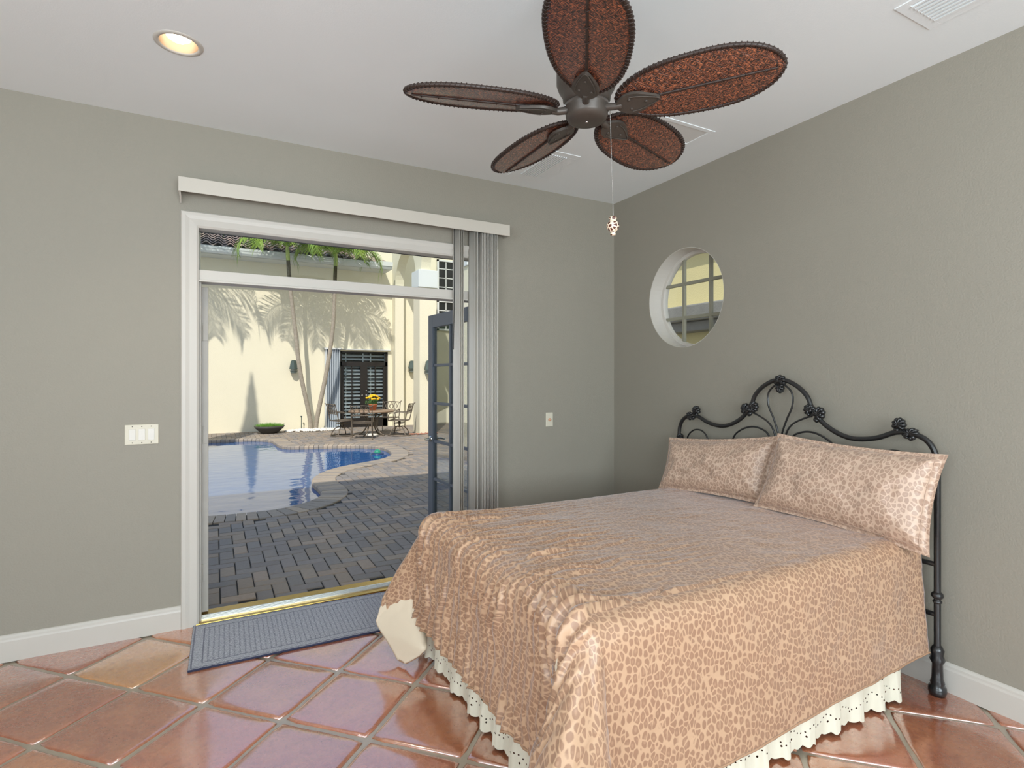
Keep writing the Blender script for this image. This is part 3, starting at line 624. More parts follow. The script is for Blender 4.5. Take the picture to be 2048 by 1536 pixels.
w = MB(); w.lathe([(0.0, 0.03), (0.072, 0.03), (0.084, 0.022), (0.086, 0.008), (0.079, 0.0), (0.078, -0.018), (0.072, -0.03), (0.056, -0.037), (0.0, -0.039)], (0, 0, 0), 48); sh = w.build('switch_housing', 'fanmetal', t)
w = MB(); w.ball((0, 0, -0.039), (0.006, 0.006, 0.004), 10, 6); w.build('screw', 'chrome', sh)
for a_ in (0.4, 1.6, 2.9, 4.1, 5.3): w = MB(); w.ball((0.086*math.cos(a_), 0.086*math.sin(a_), 0.012), 0.004, 8, 6); w.build('screw', 'chrome', sh)
nu, nv = 40, 20
def bladeshape(s_): # half width
    x = 2*s_-1
    return 0.130*max(0.0, 1-abs(x)**2.5)**0.55*(1.0+0.07*x)
R0, R1 = 0.115, 0.665
bl_meshes = {}
for k in range(5):
    az = 2.8345-k*2*PI/5
    blade_m = Matrix.Rotation(az, 4, 'Z') @ Matrix.Translation((0, 0, 0.012)) @ Matrix.Rotation(math.radians(-14.2), 4, 'X')
    s_ = (1-np.cos(np.linspace(0, PI, nu)))/2; q = np.linspace(-1, 1, nv)
    hw = np.array([bladeshape(a_) for a_ in s_])
    X = np.outer(R0+(R1-R0)*s_, np.ones(nv)); Y = np.outer(hw, q); Z = -0.006*(1-np.outer(np.ones(nu), q**2))*1.0
    w = MB(); w.grid(X, Y, Z, X, Y); o = w.build('blade', 'woven', t, solid=0.006); o.matrix_local = blade_m; bo = o
    out = [Vector((X[i, 0], Y[i, 0], Z[i, 0])) for i in range(nu)]+[Vector((X[i, -1], Y[i, -1], Z[i, -1])) for i in range(nu-2, 0, -1)]
    w = MB(); w.tube(out, 0.0075, 8, closed=True)
    # cane wrapping
    acc = 0; last = out[0]
    for i in range(len(out)):
        a_ = out[i]; b_ = out[(i+1) % len(out)]; seg = (b_-a_).length; pos = -acc
        while pos+0.017 < seg:
            pos += 0.017; p = a_.lerp(b_, pos/seg) if seg > 1e-6 else a_; T_ = (b_-a_).normalized(); u_ = T_.cross(Vector((0, 0, 1)))
            tw = Matrix.Rotation(0.5, 3, 'Z')
            w.tube([p+Vector((0, 0, 0.0085))*math.cos(q_)+u_*0.0085*math.sin(q_)+T_*0.004*math.cos(q_) for q_ in [k_*PI/4 for k_ in range(8)]], 0.0018, 5, closed=True)
        acc = seg-pos
    w.build('rim', 'rim', bo)
    w = MB(); w.tube([(x, 0, -0.011) for x in (R0+0.03, 0.3, 0.5, R1-0.02)], [0.005, 0.005, 0.0045, 0.003], 8)
    for x in (0.27, 0.34, 0.41, 0.48, 0.55, 0.61): w.tube([(x, 0, -0.017), (x+.002, 0.007, -0.011), (x, 0, -0.005), (x-.002, -0.007, -0.011)], 0.0018, 5, closed=True)
    w.build('midrib', 'rim', bo)
    # blade iron: spade shaped casting
    w = MB(); ol = []
    for i in range(25):
        s1 = i/24; xx = 0.115+0.155*s1; hwid = 0.012+0.036*math.sin(PI*min(1, s1*1.05)**0.75)**1.1 if s1 < 0.95 else 0.010*(1-s1)/0.05
        ol.append((xx, hwid))
    outline = ol+[(x, -y) for x, y in ol[::-1]]
    w.prism(outline, -0.026, -0.016)
    w.tube([(x, y*0.72, -0.028) for x, y in ol[8:]]+[(x, -y*0.72, -0.028) for x, y in ol[:7:-1]], 0.0022, 6)
    w.tube([(0.07, 0, -0.012), (0.11, 0, -0.02), (0.135, 0, -0.02)], [0.014, 0.013, 0.012], 10)
    o = w.build('blade_iron', 'fanmetal', t, 0.002); o.matrix_local = blade_m
    for x, y in ((0.165, 0.022), (0.165, -0.022), (0.222, 0)): w = MB(); w.ball((x, y, -0.027), (0.006, 0.006, 0.003), 10, 6); w.build('screw', 'fanmetal', o)
# pull chain and fob
cx, cy = 0.066, -0.055
w = MB()
for k in range(97): w.ball((cx+k*0.00008, cy-k*0.00005, 0.005-k*0.0042), 0.0019, 6, 4)
ch = w.build('pull_chain', 'chrome', t)
w = MB(); z0 = 0.005-97*0.0042
w.lathe([(0.0, 0.0), (0.013, -0.003), (0.016, -0.008), (0.011, -0.014), (0.013, -0.018), (0.021, -0.026), (0.0235, -0.036), (0.021, -0.046), (0.012, -0.056), (0.007, -0.06), (0.01, -0.064), (0.0095, -0.07), (0.0, -0.072)], (cx+.007, cy-.004, z0+0.002), 24)
w.build('pull_fob', 'giraffe', t)

# ================================================================== BED FRAME
t = thing('iron_bed', 'black iron bed frame with scrolled arched headboard', 'bed', (-0.08, -1.686, 0))
YC = -1.686
rail = [(0.0, 1.500), (0.055, 1.490), (0.125, 1.452), (0.176, 1.400), (0.204, 1.335), (0.240, 1.285), (0.290, 1.240), (0.36, 1.202), (0.43, 1.184), (0.50, 1.187), (0.57, 1.203), (0.645, 1.235), (0.705, 1.238), (0.765, 1.222), (0.802, 1.19), (0.824, 1.14), (0.83, 1.08)]
rail = catmull([(0, y, z) for y, z in rail], 5)
full = [Vector((0, p.y, p.z)) for p in rail[::-1]]+[Vector((0, -p.y, p.z)) for p in rail[1:]]
w = MB(); w.tube(full, 0.0135, 12); w.build('top_rail', 'blackiron', t)
for sgn in (1, -1):
    w = MB(); w.tube([(0, sgn*0.83, 1.09), (0, sgn*0.83, 0.5), (0, sgn*0.83, 0.12)], 0.0145, 12)
    w.ball((0, sgn*0.83, 0.475), (0.026, 0.026, 0.02), 12, 8); w.ball((0, sgn*0.83, 0.445), (0.02, 0.02, 0.012), 12, 8)
    w.lathe([(0.0, 0.24), (0.018, 0.235), (0.028, 0.215), (0.024, 0.19), (0.032, 0.17), (0.022, 0.15), (0.024, 0.08), (0.03, 0.06), (0.026, 0.05), (0.036, 0.04), (0.038, 0.02), (0.032, 0.002), (0.0, 0.002)], (0, sgn*0.83, 0), 20)
    w.build('post', 'blackiron', t)
w = MB(); w.tube([(0, -0.83, 0.62), (0, 0.83, 0.62)], 0.012, 10); w.tube([(0, -0.83, 0.38), (0, 0.83, 0.38)], 0.012, 10); w.build('cross_rail', 'blackiron', t)
def scroll(pts):
    w = MB(); w.tube(catmull([(0.0, y, z) for y, z in pts], 8), 0.0058, 8); w.build('scroll', 'blackiron', t)
scroll([(0.045, 0.62), (0.03, 1.0), (-0.012, 1.17), (-0.045, 1.262), (-0.08, 1.341), (-0.08, 1.415), (-0.042, 1.46), (0.0, 1.474), (0.042, 1.46), (0.08, 1.415), (0.08, 1.341), (0.045, 1.262), (0.012, 1.17), (-0.03, 1.0), (-0.045, 0.62)])
for s1 in (1, -1):
    scroll([(s1*a_, b_) for a_, b_ in [(0.02, 0.62), (0.03, 1.08), (0.041, 1.176), (0.085, 1.237), (0.165, 1.278), (0.205, 1.290)]])
    scroll([(s1*a_, b_) for a_, b_ in [(0.05, 0.62), (0.055, 1.06), (0.08, 1.155), (0.135, 1.19), (0.205, 1.197), (0.28, 1.172), (0.34, 1.12), (0.36, 1.02), (0.33, 0.9), (0.27, 0.86), (0.22, 0.9), (0.23, 0.96)]])
    scroll([(s1*a_, b_) for a_, b_ in [(0.16, 1.0), (0.135, 1.07), (0.15, 1.105), (0.19, 1.11), (0.21, 1.07), (0.19, 1.02)]])
    scroll([(s1*a_, b_) for a_, b_ in [(0.50, 0.62), (0.53, 0.95), (0.562, 1.085), (0.60, 1.13), (0.65, 1.142), (0.70, 1.128), (0.745, 1.08), (0.755, 0.98), (0.72, 0.9), (0.66, 0.9)]])
def casting(y, z, ry, rz_, rot, seed):
    rnd = random.Random(seed); w = MB(); R_ = Matrix.Rotation(rot, 3, 'X')
    w.ball((0, y, z), (0.02, ry*0.62, rz_*0.62), 16, 10)
    n = 7
    for k in range(n):
        a_ = -PI*0.15+PI*1.3*k/(n-1); p = R_ @ Vector((0, math.cos(a_)*ry*0.75, math.sin(a_)*rz_*0.75))
        w.ball((0, y+p.y, z+p.z), (0.017, 0.42*ry*0.75, 0.42*rz_*0.75), 12, 8)
        w.tube([(-0.014, y, z), (-0.021, y+p.y*0.6, z+p.z*0.6), (-0.015, y+p.y*1.1, z+p.z*1.1)], [0.003, 0.006, 0.004], 6)
    for k in range(3): p = R_ @ Vector((0, rnd.uniform(-.4, .4)*ry, -rz_*0.8)); w.ball((0, y+p.y, z+p.z), (0.014, 0.013, 0.014), 10, 6)
    w.build('casting', 'blackiron', t)
casting(0, 1.492, 0.04, 0.036, 0, 1); casting(0, 1.452, 0.026, 0.034, PI, 2)
for s1 in (1, -1):
    casting(s1*0.19, 1.325, 0.034, 0.036, s1*0.9, 3); casting(s1*0.243, 1.303, 0.036, 0.044, -s1*0.6, 4)
    casting(s1*0.663, 1.275, 0.032, 0.036, -s1*0.2, 5); casting(s1*0.715, 1.235, 0.038, 0.026, s1*0.5, 6)
    casting(s1*0.818, 1.075, 0.024, 0.026, s1*0.5, 7)

# ================================================================== BEDSPREAD
X_F, X_H, Y_N, Y_F, ZT, RR = -2.115, -0.115, -2.47, -0.885, 0.735, 0.085   # top rectangle outer limits
fx, yn, yf = X_F+RR, Y_N+RR, Y_F-RR
OV = 0.49+RR*(PI/2-1)+0.04
du = 0.0085
us = np.arange(-OV, (X_H-fx), du); vs_ = np.arange(-OV, (yf-yn)+OV, du)      # u: 0 at foot edge, v: 0 at near edge
Ug, Vg = np.meshgrid(us, vs_, indexing='ij'); WV = yf-yn
sF = np.maximum(-Ug, 0); tN = np.maximum(-Vg, 0); tF = np.maximum(Vg-WV, 0); tt = np.maximum(tN, tF)
rho = np.hypot(sF, tt); phi = np.arctan2(tt, np.maximum(sF, 1e-9)); phi = np.where(rho > 0, phi, 0)
arc = RR*PI/2
out = np.where(rho < arc, RR*np.sin(np.minimum(rho, arc)/RR), RR); down = np.where(rho < arc, RR*(1-np.cos(np.minimum(rho, arc)/RR)), RR+(rho-arc))
hang = np.clip((rho-arc)/0.45, 0, 1.5)
corner = np.sin(2*phi)**1.0*(sF > 0)*(tt > 0)
near = (tN > 0)
dirx = -np.cos(phi); diry = np.where(near, -np.sin(phi), np.sin(phi))
# flare
flare = 0.035*hang + corner*hang*np.where(near, 0.32, 0.13)
# fold waves around the corner
ripple = np.where(near, 0.05*np.sin(phi*10+0.4), 0.02*np.sin(phi*6))*corner*hang
bx = np.where(sF > 0, 0, Ug)+fx; by = np.clip(Vg, 0, WV)+yn
Xc = bx+dirx*(out+flare+ripple)*(rho > 0); Yc = by+diry*(out+flare+ripple)*(rho > 0); Zc = ZT-down
Zc = Zc+flare*0.12
Xc = Xc-near*(sF > 0)*corner*hang*0.06
Zc = Zc-near*np.clip(hang, 0, 1)*0.085*np.clip(1-Ug/2.0, 0, 1)*(rho > 0)*np.where(sF > 0, np.clip(1-sF/0.3, 0, 1), 1)
# far-foot corner: tip folds back toward the viewer
fc = (tF > 0)*(sF > 0)*np.exp(-((phi-0.98)/0.36)**2)*np.clip((rho-0.36)/0.32, 0, 1)**1.3
Yc = Yc-0.42*fc; Xc = Xc+0.02*fc
fc2 = (tF > 0)*(sF > 0)*np.exp(-((phi-0.42)/0.32)**2)*np.clip((rho-0.12)/0.4, 0, 1)
Xc = Xc-0.07*fc2; Yc = Yc+0.09*fc2
# gentle crown and sag of the top
top = (rho == 0)
Zc = Zc+np.where(top, 0.012*np.sin(PI*np.clip(Vg/WV, 0, 1))+0.004*vnoise(Ug*3, Vg*3, 3), 0)
# puckers running along the bed, strong over the foot drape
wu = Ug+0.0; warp = 0.028*vnoise(Ug*7, Vg*6, 5)+0.012*vnoise(Ug*18, Vg*15, 6)
s1 = np.abs(((Vg+warp)/0.056) % 1*2-1); s2 = np.abs(((Vg+warp*1.5+0.02)/0.034) % 1*2-1)
amp = np.exp(-np.maximum(Ug+0.02, 0)/0.30)*0.023*np.clip(1.3-hang*0.25, 0, 1.3)+0.0012
amp = amp*np.clip(0.55+0.9*vnoise(Ug*5, Vg*9, 8), 0.15, 1.5)*np.where(tt > 0, np.cos(np.minimum(phi, PI/2))*(sF > 0)+0.05, 1)
puck = amp*((s1**1.3)*1.0+(s2**1.5)*0.45)
# near side: soft channels and a few broad folds
nside = near*(phi > 0.7)
puck = puck+nside*(0.004*vnoise(Ug*5, Vg*4, 9)+0.003*vnoise(Ug*14, Vg*10, 10)+hang*0.014*vnoise(Ug*3.2, Vg*0.8, 12))
puck = puck+0.0016*vnoise(Ug*26, Vg*40, 13)+0.0025*vnoise(Ug*9, Vg*12, 14)
dX = np.gradient(np.stack([Xc, Yc, Zc], -1), axis=0); dY = np.gradient(np.stack([Xc, Yc, Zc], -1), axis=1)
puck = puck*np.where((tF > 0) & (sF > 0), 0.15, 1.0)
Nn = np.cross(dX, dY); Nn /= np.linalg.norm(Nn, axis=-1, keepdims=True)+1e-12
for _ in range(6):  # smooth normals
    Nn[1:-1, 1:-1] = (Nn[2:, 1:-1]+Nn[:-2, 1:-1]+Nn[1:-1, 2:]+Nn[1:-1, :-2])/4
Pn = np.stack([Xc, Yc, Zc], -1)+Nn*puck[..., None]
Pn[..., 2] = np.maximum(Pn[..., 2], 0.022)
# head end at the near side hangs straight
w = MB(); w.grid(Pn[..., 0], Pn[..., 1], Pn[..., 2], Ug, Vg)
bs = w.build('bedspread', ['leopard', 'lining', 'leopard'])
md = bs.modifiers.new('solid', 'SOLIDIFY'); md.thickness = 0.009; md.offset = -1; md.material_offset = 1; md.material_offset_rim = 2
tag(bs, 'pale leopard print satin bedspread draped over the bed', 'bedspread')
# bound hem: a rolled cord along the edges as a part
hem = [tuple(Pn[0, j]) for j in range(0, Pn.shape[1], 2)]
path = [tuple(Pn[i, 0]) for i in range(Pn.shape[0]-1, 0, -2)]+hem+[tuple(Pn[i, -1]) for i in range(0, Pn.shape[0], 2)]
w = MB(); w.tube(path, 0.0045, 6); w.build('hem', simple('brown_satin_binding', S(176, 140, 112), 0.4, 0, 80, 0.3, 0.2, 0.002), bs)

# ------------------------------------------------------------------ mattress hidden under the spread is a simple padded block
t = thing('mattress', 'mattress under the leopard bedspread', 'mattress', (-1.1, YC, 0.3))
w = MB(); w.box((-0.94, -0.755, 0.03), (0.96, 0.755, 0.385)); w.build('pad', 'lining', t, 0.06, bseg=4)
for x in (-0.85, 0.85):
    for y in (-0.65, 0.65): w = MB(); w.box((x-0.03, y-0.03, -0.3), (x+0.03, y+0.03, 0.03)); w.build('support_leg', 'black', t)

# ------------------------------------------------------------------ BED SKIRT
L1 = 1.50; L2_ = 1.78
pts = []
def skirt_xy(s_):  # path: far end of foot side -> near foot corner -> along near side to the head
    x0, y0 = -2.095, -0.90; yc = -2.455; rc = 0.05
    la = (y0-yc)-rc; lc = rc*PI/2
    if s_ < la: return (x0, y0-s_, -1, 0)
    if s_ < la+lc:
        a_ = (s_-la)/rc; return (x0+rc-rc*math.cos(a_), yc+rc-rc*math.sin(a_), -math.cos(a_), -math.sin(a_))
    return (x0+rc+(s_-la-lc), yc, 0, -1)
TL = (-0.90+2.455)-0.05+0.05*PI/2+1.77
ns = 900; nz_ = 26
SS = np.linspace(0, TL, ns)
X = np.zeros((ns, nz_)); Y = X.copy(); Z = X.copy(); U_ = X.copy(); V_ = X.copy()
ul = 0; prevp = None
for i, s_ in enumerate(SS):
    x, y, nx, ny = skirt_xy(s_)
    ph = 2*PI*s_/0.155+4.2*float(noise.noise(Vector((s_*2.1, 0, 0))))
    sq_ = math.tanh(2.2*math.sin(ph))
    for k in range(nz_):
        v = k/(nz_-1); z = 0.30*v
        A_ = (0.006+0.015*(1-v))*(0.7+0.6*float(noise.noise(Vector((s_*4, 3, 0)))))
        off = sq_*A_+0.012*(1-v)+0.004*float(noise.noise(Vector((s_*22, z*8, 1))))
        tx = 0.012*(1-v)*math.cos(ph)
        X[i, k] = x+nx*off-ny*tx; Y[i, k] = y+ny*off+nx*tx; Z[i, k] = 0.025+z
    if prevp is not None: ul += math.hypot(X[i, 0]-prevp[0], Y[i, 0]-prevp[1])
    prevp = (X[i, 0], Y[i, 0])
    sc = 0.011*abs(math.sin(PI*ul/0.05))
    for k in range(nz_):
        v = k/(nz_-1); U_[i, k] = ul; V_[i, k] = v*0.30
        Z[i, k] -= sc*(1-v)**6*1.0
Z = np.maximum(Z, 0.006)
w = MB(); w.grid(X, Y, Z, U_, V_); sk = w.build('bed_skirt', 'eyelet')
tag(sk, 'white ruffled eyelet bed skirt with scalloped hem, below the bedspread', 'bed skirt')

# ------------------------------------------------------------------ PILLOWS
def pillow(label, TLc, TRc, BLc, BRc, front, seed):
    n, m_ = 90, 60; u = np.linspace(-1, 1, n); v = np.linspace(-1, 1, m_)
    Ug, Vg = np.meshgrid(u, v, indexing='ij'); TLc, TRc, BLc, BRc = [np.array(p) for p in (TLc, TRc, BLc, BRc)]
    a_ = (Ug+1)/2; b_ = (Vg+1)/2
    Wd_ = np.linalg.norm(BRc-BLc); Hd = np.linalg.norm(TLc-BLc)
    base = ((1-a_)*(1-b_))[..., None]*BLc+(a_*(1-b_))[..., None]*BRc+((1-a_)*b_)[..., None]*TLc+(a_*b_)[..., None]*TRc
    nrm = np.cross(TRc-BLc, TLc-BRc); nrm = nrm/np.linalg.norm(nrm)
    if nrm[0] > 0: nrm = -nrm
    edge = np.minimum((1-np.abs(Ug))*Wd_/2, (1-np.abs(Vg))*Hd/2)
    e = np.clip((edge-0.022)/0.22, 0, 1); puff = np.sqrt(np.clip(1-(1-e)**2, 0, 1))
    # edges pull in between the corners
    pull = 0.035
    cen = base.mean((0, 1))
    pin_u = pull*(1-Vg**2)*np.sign(Ug)*np.abs(Ug)**3; pin_v = pull*0.8*(1-Ug**2)*np.sign(Vg)*np.abs(Vg)**3
    du_ = (BRc-BLc)/Wd_; dv_ = (TLc-BLc)/Hd
    base = base-pin_u[..., None]*du_*0.7-pin_v[..., None]*dv_*0.7
    wr = 0.010*vnoise(Ug*4+seed, Vg*3, 20+seed)+0.005*vnoise(Ug*11, Vg*8+seed, 30+seed)
    near_e = np.exp(-edge/0.05)
    wr2 = 0.006*near_e*np.sin(Vg*26+3*vnoise(Ug*3, Vg*6, 40+seed))*(np.abs(Ug) > 0.8)+0.005*near_e*np.sin(Ug*30+3*vnoise(Ug*5, Vg*3, 41+seed))*(np.abs(Ug) <= 0.8)
    F_ = base+nrm*((front*puff+wr*puff+wr2*(edge > 0.012)))[..., None]
    Bk = base-nrm*((0.035*puff+0.003))[..., None]
    w = MB(); w.grid(F_[..., 0], F_[..., 1], F_[..., 2], a_*Wd_+seed, b_*Hd); w.grid(Bk[::-1][..., 0], Bk[::-1][..., 1], Bk[::-1][..., 2], a_[::-1]*Wd_, b_[::-1]*Hd)
    o = w.build('pillow', 'leopard_pillow')
    tag(o, label, 'pillow', 'leopard print pillows against the headboard')
    # piped flange seam
    s_in = 0.03; loop = []
    ii = lambda d_, L_: 1-2*d_/L_
    us_ = ii(s_in, Wd_); vs2 = ii(s_in, Hd)
    def samp(uu, vv):
        i_ = int(round((uu+1)/2*(n-1))); j_ = int(round((vv+1)/2*(m_-1))); p = F_[i_, j_]+nrm*0.001; return tuple(p)
    for k in range(30): loop.append(samp(-us_+2*us_*k/30, -vs2))
    for k in range(20): loop.append(samp(us_, -vs2+2*vs2*k/20))
    for k in range(30): loop.append(samp(us_-2*us_*k/30, vs2))
    for k in range(20): loop.append(samp(-us_, vs2-2*vs2*k/20))
    w = MB(); w.tube(loop, 0.0018, 6, closed=True); w.build('seam', 'leopard_pillow', o)
    return o
pillow('leopard print satin pillow on the left, farther from the viewer, nearer the corner', (-0.15, -0.825, 1.07), (-0.13, -1.745, 1.168), (-0.30, -0.87, 0.712), (-0.23, -1.70, 0.750), 0.085, 1)
pillow('leopard print satin pillow on the right, nearer the viewer, drooping over the bed edge', (-0.185, -1.745, 1.185), (-0.155, -2.593, 1.160), (-0.31, -1.675, 0.752), (-0.27, -2.57, 0.700), 0.10, 2)

# ------------------------------------------------------------------ RUG
w = MB(); n, m_ = 120, 46; u = np.linspace(-RX, RX, n); v = np.linspace(-RY, RY, m_); Ug, Vg = np.meshgrid(u, v, indexing='ij')
w.grid(Ug, Vg, 0.012+0.0012*vnoise(Ug*6, Vg*6, 50), Ug, Vg)
rug = w.build('door_mat', 'rug'); w2 = MB()
pr = [(-RX, -RY), (RX, -RY), (RX, RY), (-RX, RY)]
w2.tube([(x, y, 0.008) for x, y in pr], 0.0045, 8, closed=True); w2.build('binding', 'rugedge', rug)
w2 = MB(); w2.box((-RX, -RY, 0.001), (RX, RY, 0.0108)); w2.build('backing', 'rugedge', rug)
tag(rug, 'grey blue woven door mat lying before the brass sill', 'door mat'); rug.location = (-2.47, -0.325, 0.002); rug.rotation_euler = (0, 0, math.radians(-0.8))

# ================================================================== OUR HOUSE EXTERIOR (its eave shades the patio)
R_ = struct('eave_roof', 'roof and eave above the doorway', 'roof')
w = MB()
ex, ey, ez = 0.85, 0.75, 5.0
w.add([(-9.5, ey, ez), (ex, ey, ez), (ex, -10, ez), (-9.5, -10, ez), (-6, -3, ez+1.1), (-2.6, -3, ez+1.1), (-2.6, -7, ez+1.1), (-6, -7, ez+1.1)],
      [(0, 1, 2, 3), (0, 4, 5, 1), (1, 5, 6, 2), (2, 6, 7, 3), (3, 7, 4, 0), (4, 7, 6, 5)])
w.build('roof_deck', 'gutter', R_)
w = MB(); w.box((-9.5, 0.2, ez-0.04), (ex, ey, ez)); w.box((-9.5, ey-0.03, ez-0.16), (ex, ey, ez)); w.build('soffit', 'gutter', R_)

# ================================================================== PATIO
GZ = -0.10
pool_in = [(-3.4, 12.23), (-2.9, 12.16), (-2.2, 12.0), (-1.87, 11.6), (-1.81, 11.1), (-1.78, 10.4), (-1.68, 10.0), (-1.45, 9.76), (-0.9, 9.62), (-0.4, 9.45), (0.05, 9.15), (0.26, 8.75), (0.28, 8.2), (0.14, 7.5), (-0.15, 7.0), (-0.5, 6.72), (-0.96, 6.45), (-1.36, 6.1), (-1.66, 5.6), (-1.8, 5.1), (-1.79, 4.5), (-1.82, 4.1), (-1.96, 3.78), (-2.2, 3.53), (-2.5, 3.40), (-2.9, 3.40), (-3.4, 3.46), (-4.2, 3.7), (-4.7, 4.4), (-4.75, 5.4), (-4.4, 6.8), (-4.05, 8.0), (-4.0, 9.5), (-3.9, 11.0), (-3.85, 12.0), (-3.65, 12.22)]
def smooth_closed(P, k=5):
    n = len(P); out = []
    for i in range(n):
        p0, p1, p2, p3 = [Vector((*P[(i+q) % n], 0)) for q in (-1, 0, 1, 2)]
        for j in range(k):
            t_ = j/k; q = 0.5*((2*p1)+(-p0+p2)*t_+(2*p0-5*p1+4*p2-p3)*t_*t_+(-p0+3*p1-3*p2+p3)*t_**3); out.append((q.x, q.y))
    return out
pin = smooth_closed(pool_in)
# resample evenly
def resample(P, step):
    out = []; acc = 0; n = len(P)
    for i in range(n):
        a_, b_ = Vector(P[i]), Vector(P[(i+1) % n]); L_ = (b_-a_).length; d_ = -acc
        while d_+step <= L_: d_ += step; out.append(tuple(a_.lerp(b_, d_/L_)))
        acc = L_-d_ if d_ > -acc else acc+L_
    return out
pin = resample(pin, 0.105)
n = len(pin)
def offset(P, d_):
    out = []; n = len(P)
    for i in range(n):
        a_ = Vector(P[(i-2) % n]); b_ = Vector(P[(i+2) % n]); t_ = (b_-a_).normalized(); out.append((P[i][0]-t_.y*d_, P[i][1]+t_.x*d_))
    return out
area = sum(pin[i][0]*pin[(i+1) % n][1]-pin[(i+1) % n][0]*pin[i][1] for i in range(n))
sg = 1 if area < 0 else -1
pout = offset(pin, sg*0.36); pwat = offset(pin, sg*0.01)
def inpoly(x, y, P):
    c = False; j = len(P)-1
    for i in range(len(P)):
        if (P[i][1] > y) != (P[j][1] > y) and x < (P[j][0]-P[i][0])*(y-P[i][1])/(P[j][1]-P[i][1])+P[i][0]: c = not c
        j = i
    return c
def mixc(a_, b_, f): return tuple(a_[i]*(1-f)+b_[i]*f for i in range(3))+(1,)
pc = [S(158, 144, 128), S(146, 138, 130), S(168, 150, 132), S(142, 134, 128), S(160, 144, 126), S(136, 130, 124)]
w = MB(); cols = []
def brick(x0, y0, x1, y1, zt, h=0.05, mi=0, cset=pc):
    g, b_ = 0.004, 0.006; x0 += g; y0 += g; x1 -= g; y1 -= g
    zt += random.uniform(-.0015, .0015)
    vs = [(x0, y0, zt-h), (x1, y0, zt-h), (x1, y1, zt-h), (x0, y1, zt-h), (x0, y0, zt-b_), (x1, y0, zt-b_), (x1, y1, zt-b_), (x0, y1, zt-b_),
          (x0+b_, y0+b_, zt), (x1-b_, y0+b_, zt), (x1-b_, y1-b_, zt), (x0+b_, y1-b_, zt)]
    w.add(vs, [(4, 5, 9, 8), (5, 6, 10, 9), (6, 7, 11, 10), (7, 4, 8, 11), (8, 9, 10, 11), (0, 1, 5, 4), (1, 2, 6, 5), (2, 3, 7, 6), (3, 0, 4, 7)], mi)
    c = random.choice(cset); k = random.uniform(0.85, 1.12); cols.extend([(c[0]*k, c[1]*k, c[2]*k, 1)]*12)
PU = 0.118
X0p, X1p, Y0p, Y1p = -6.5, 5.4, 0.225, 14.5
# soldier course against the sill
for k in range(int((X1p-X0p)/PU)): brick(X0p+k*PU, Y0p, X0p+(k+1)*PU, Y0p+2*PU, GZ)
ys = Y0p+2*PU
for i in range(int((X1p-X0p)/PU)):
    for j in range(int((Y1p-ys)/PU)):
        c = (i-j) % 4
        if c == 0: bx_ = (i, j, i+2, j+1)
        elif c == 3: bx_ = (i, j, i+1, j+2)
        else: continue
        x0, y0, x1, y1 = X0p+bx_[0]*PU, ys+bx_[1]*PU, X0p+bx_[2]*PU, ys+bx_[3]*PU
        
        cx_, cy_ = (x0+x1)/2, (y0+y1)/2
        if inpoly(cx_, cy_, pout): continue
        brick(x0, y0, x1, y1, GZ)
pav = w.build('patio_paving', 'paver', col=cols); tag(pav, 'grey herringbone brick pavers around the pool', 'paving', None, 'structure')
# joint bed as ring around pool
bm = bmesh.new()
ov = [bm.verts.new(p) for p in [(-9, 0.2, GZ-0.012), (9, 0.2, GZ-0.012), (9, 18, GZ-0.012), (-9, 18, GZ-0.012)]]
pm = offset(pin, sg*0.05); iv = [bm.verts.new((x, y, GZ-0.012)) for x, y in pm]
ed = [bm.edges.new((ov[i], ov[(i+1) % 4])) for i in range(4)]+[bm.edges.new((iv[i], iv[(i+1) % len(iv)])) for i in range(len(iv))]
bmesh.ops.triangle_fill(bm, use_beauty=True, use_dissolve=False, edges=ed)
for f in list(bm.faces):
    c = f.calc_center_median()
    if inpoly(c.x, c.y, pm): bm.faces.remove(f)
for f in bm.faces:
    if f.normal.z < 0: f.normal_flip()
me = bpy.data.meshes.new('sand_bed'); bm.to_mesh(me); bm.free(); me.materials.append(M['joint'])
o = bpy.data.objects.new('sand_bed', me); COL.objects.link(o); tag(o, 'dark sand joints between the pavers', 'paving', None, 'structure')
# coping bricks
w = MB(); cols = []
cc = [S(176, 160, 142), S(164, 152, 138), S(186, 168, 146), S(156, 146, 134)]
for i in range(n):
    j = (i+1) % n
    A, B_, C_, D_ = [Vector((*p, 0)) for p in (pin[i], pin[j], pout[j], pout[i])]
    A2 = A.lerp(B_, 0.04); B2 = A.lerp(B_, 0.96); C2 = D_.lerp(C_, 0.96); D2 = D_.lerp(C_, 0.04)
    zt = GZ+0.012+random.uniform(-.0015, .0015); r_ = 0.012
    ins = [(A2, B2, 0.0, -0.075), (A2, B2, 0.0, -0.02), (A2, B2, 0.06, 0.0)]
    q1, q2 = A2.lerp(D2, 0.05), B2.lerp(C2, 0.05); q3, q4 = A2.lerp(D2, 0.97), B2.lerp(C2, 0.97)
    vs = [(A2.x, A2.y, zt-0.075), (B2.x, B2.y, zt-0.075), (C2.x, C2.y, zt-0.075), (D2.x, D2.y, zt-0.075), (A2.x, A2.y, zt-0.02), (B2.x, B2.y, zt-0.02), (C2.x, C2.y, zt-0.008), (D2.x, D2.y, zt-0.008),
          (q1.x, q1.y, zt), (q2.x, q2.y, zt), (q4.x, q4.y, zt), (q3.x, q3.y, zt)]
    w.add(vs, [(0, 1, 5, 4), (1, 2, 6, 5), (2, 3, 7, 6), (3, 0, 4, 7), (4, 5, 9, 8), (5, 6, 10, 9), (6, 7, 11, 10), (7, 4, 8, 11), (8, 9, 10, 11), (0, 3, 2, 1)])
    c = random.choice(cc); cols += [c]*12
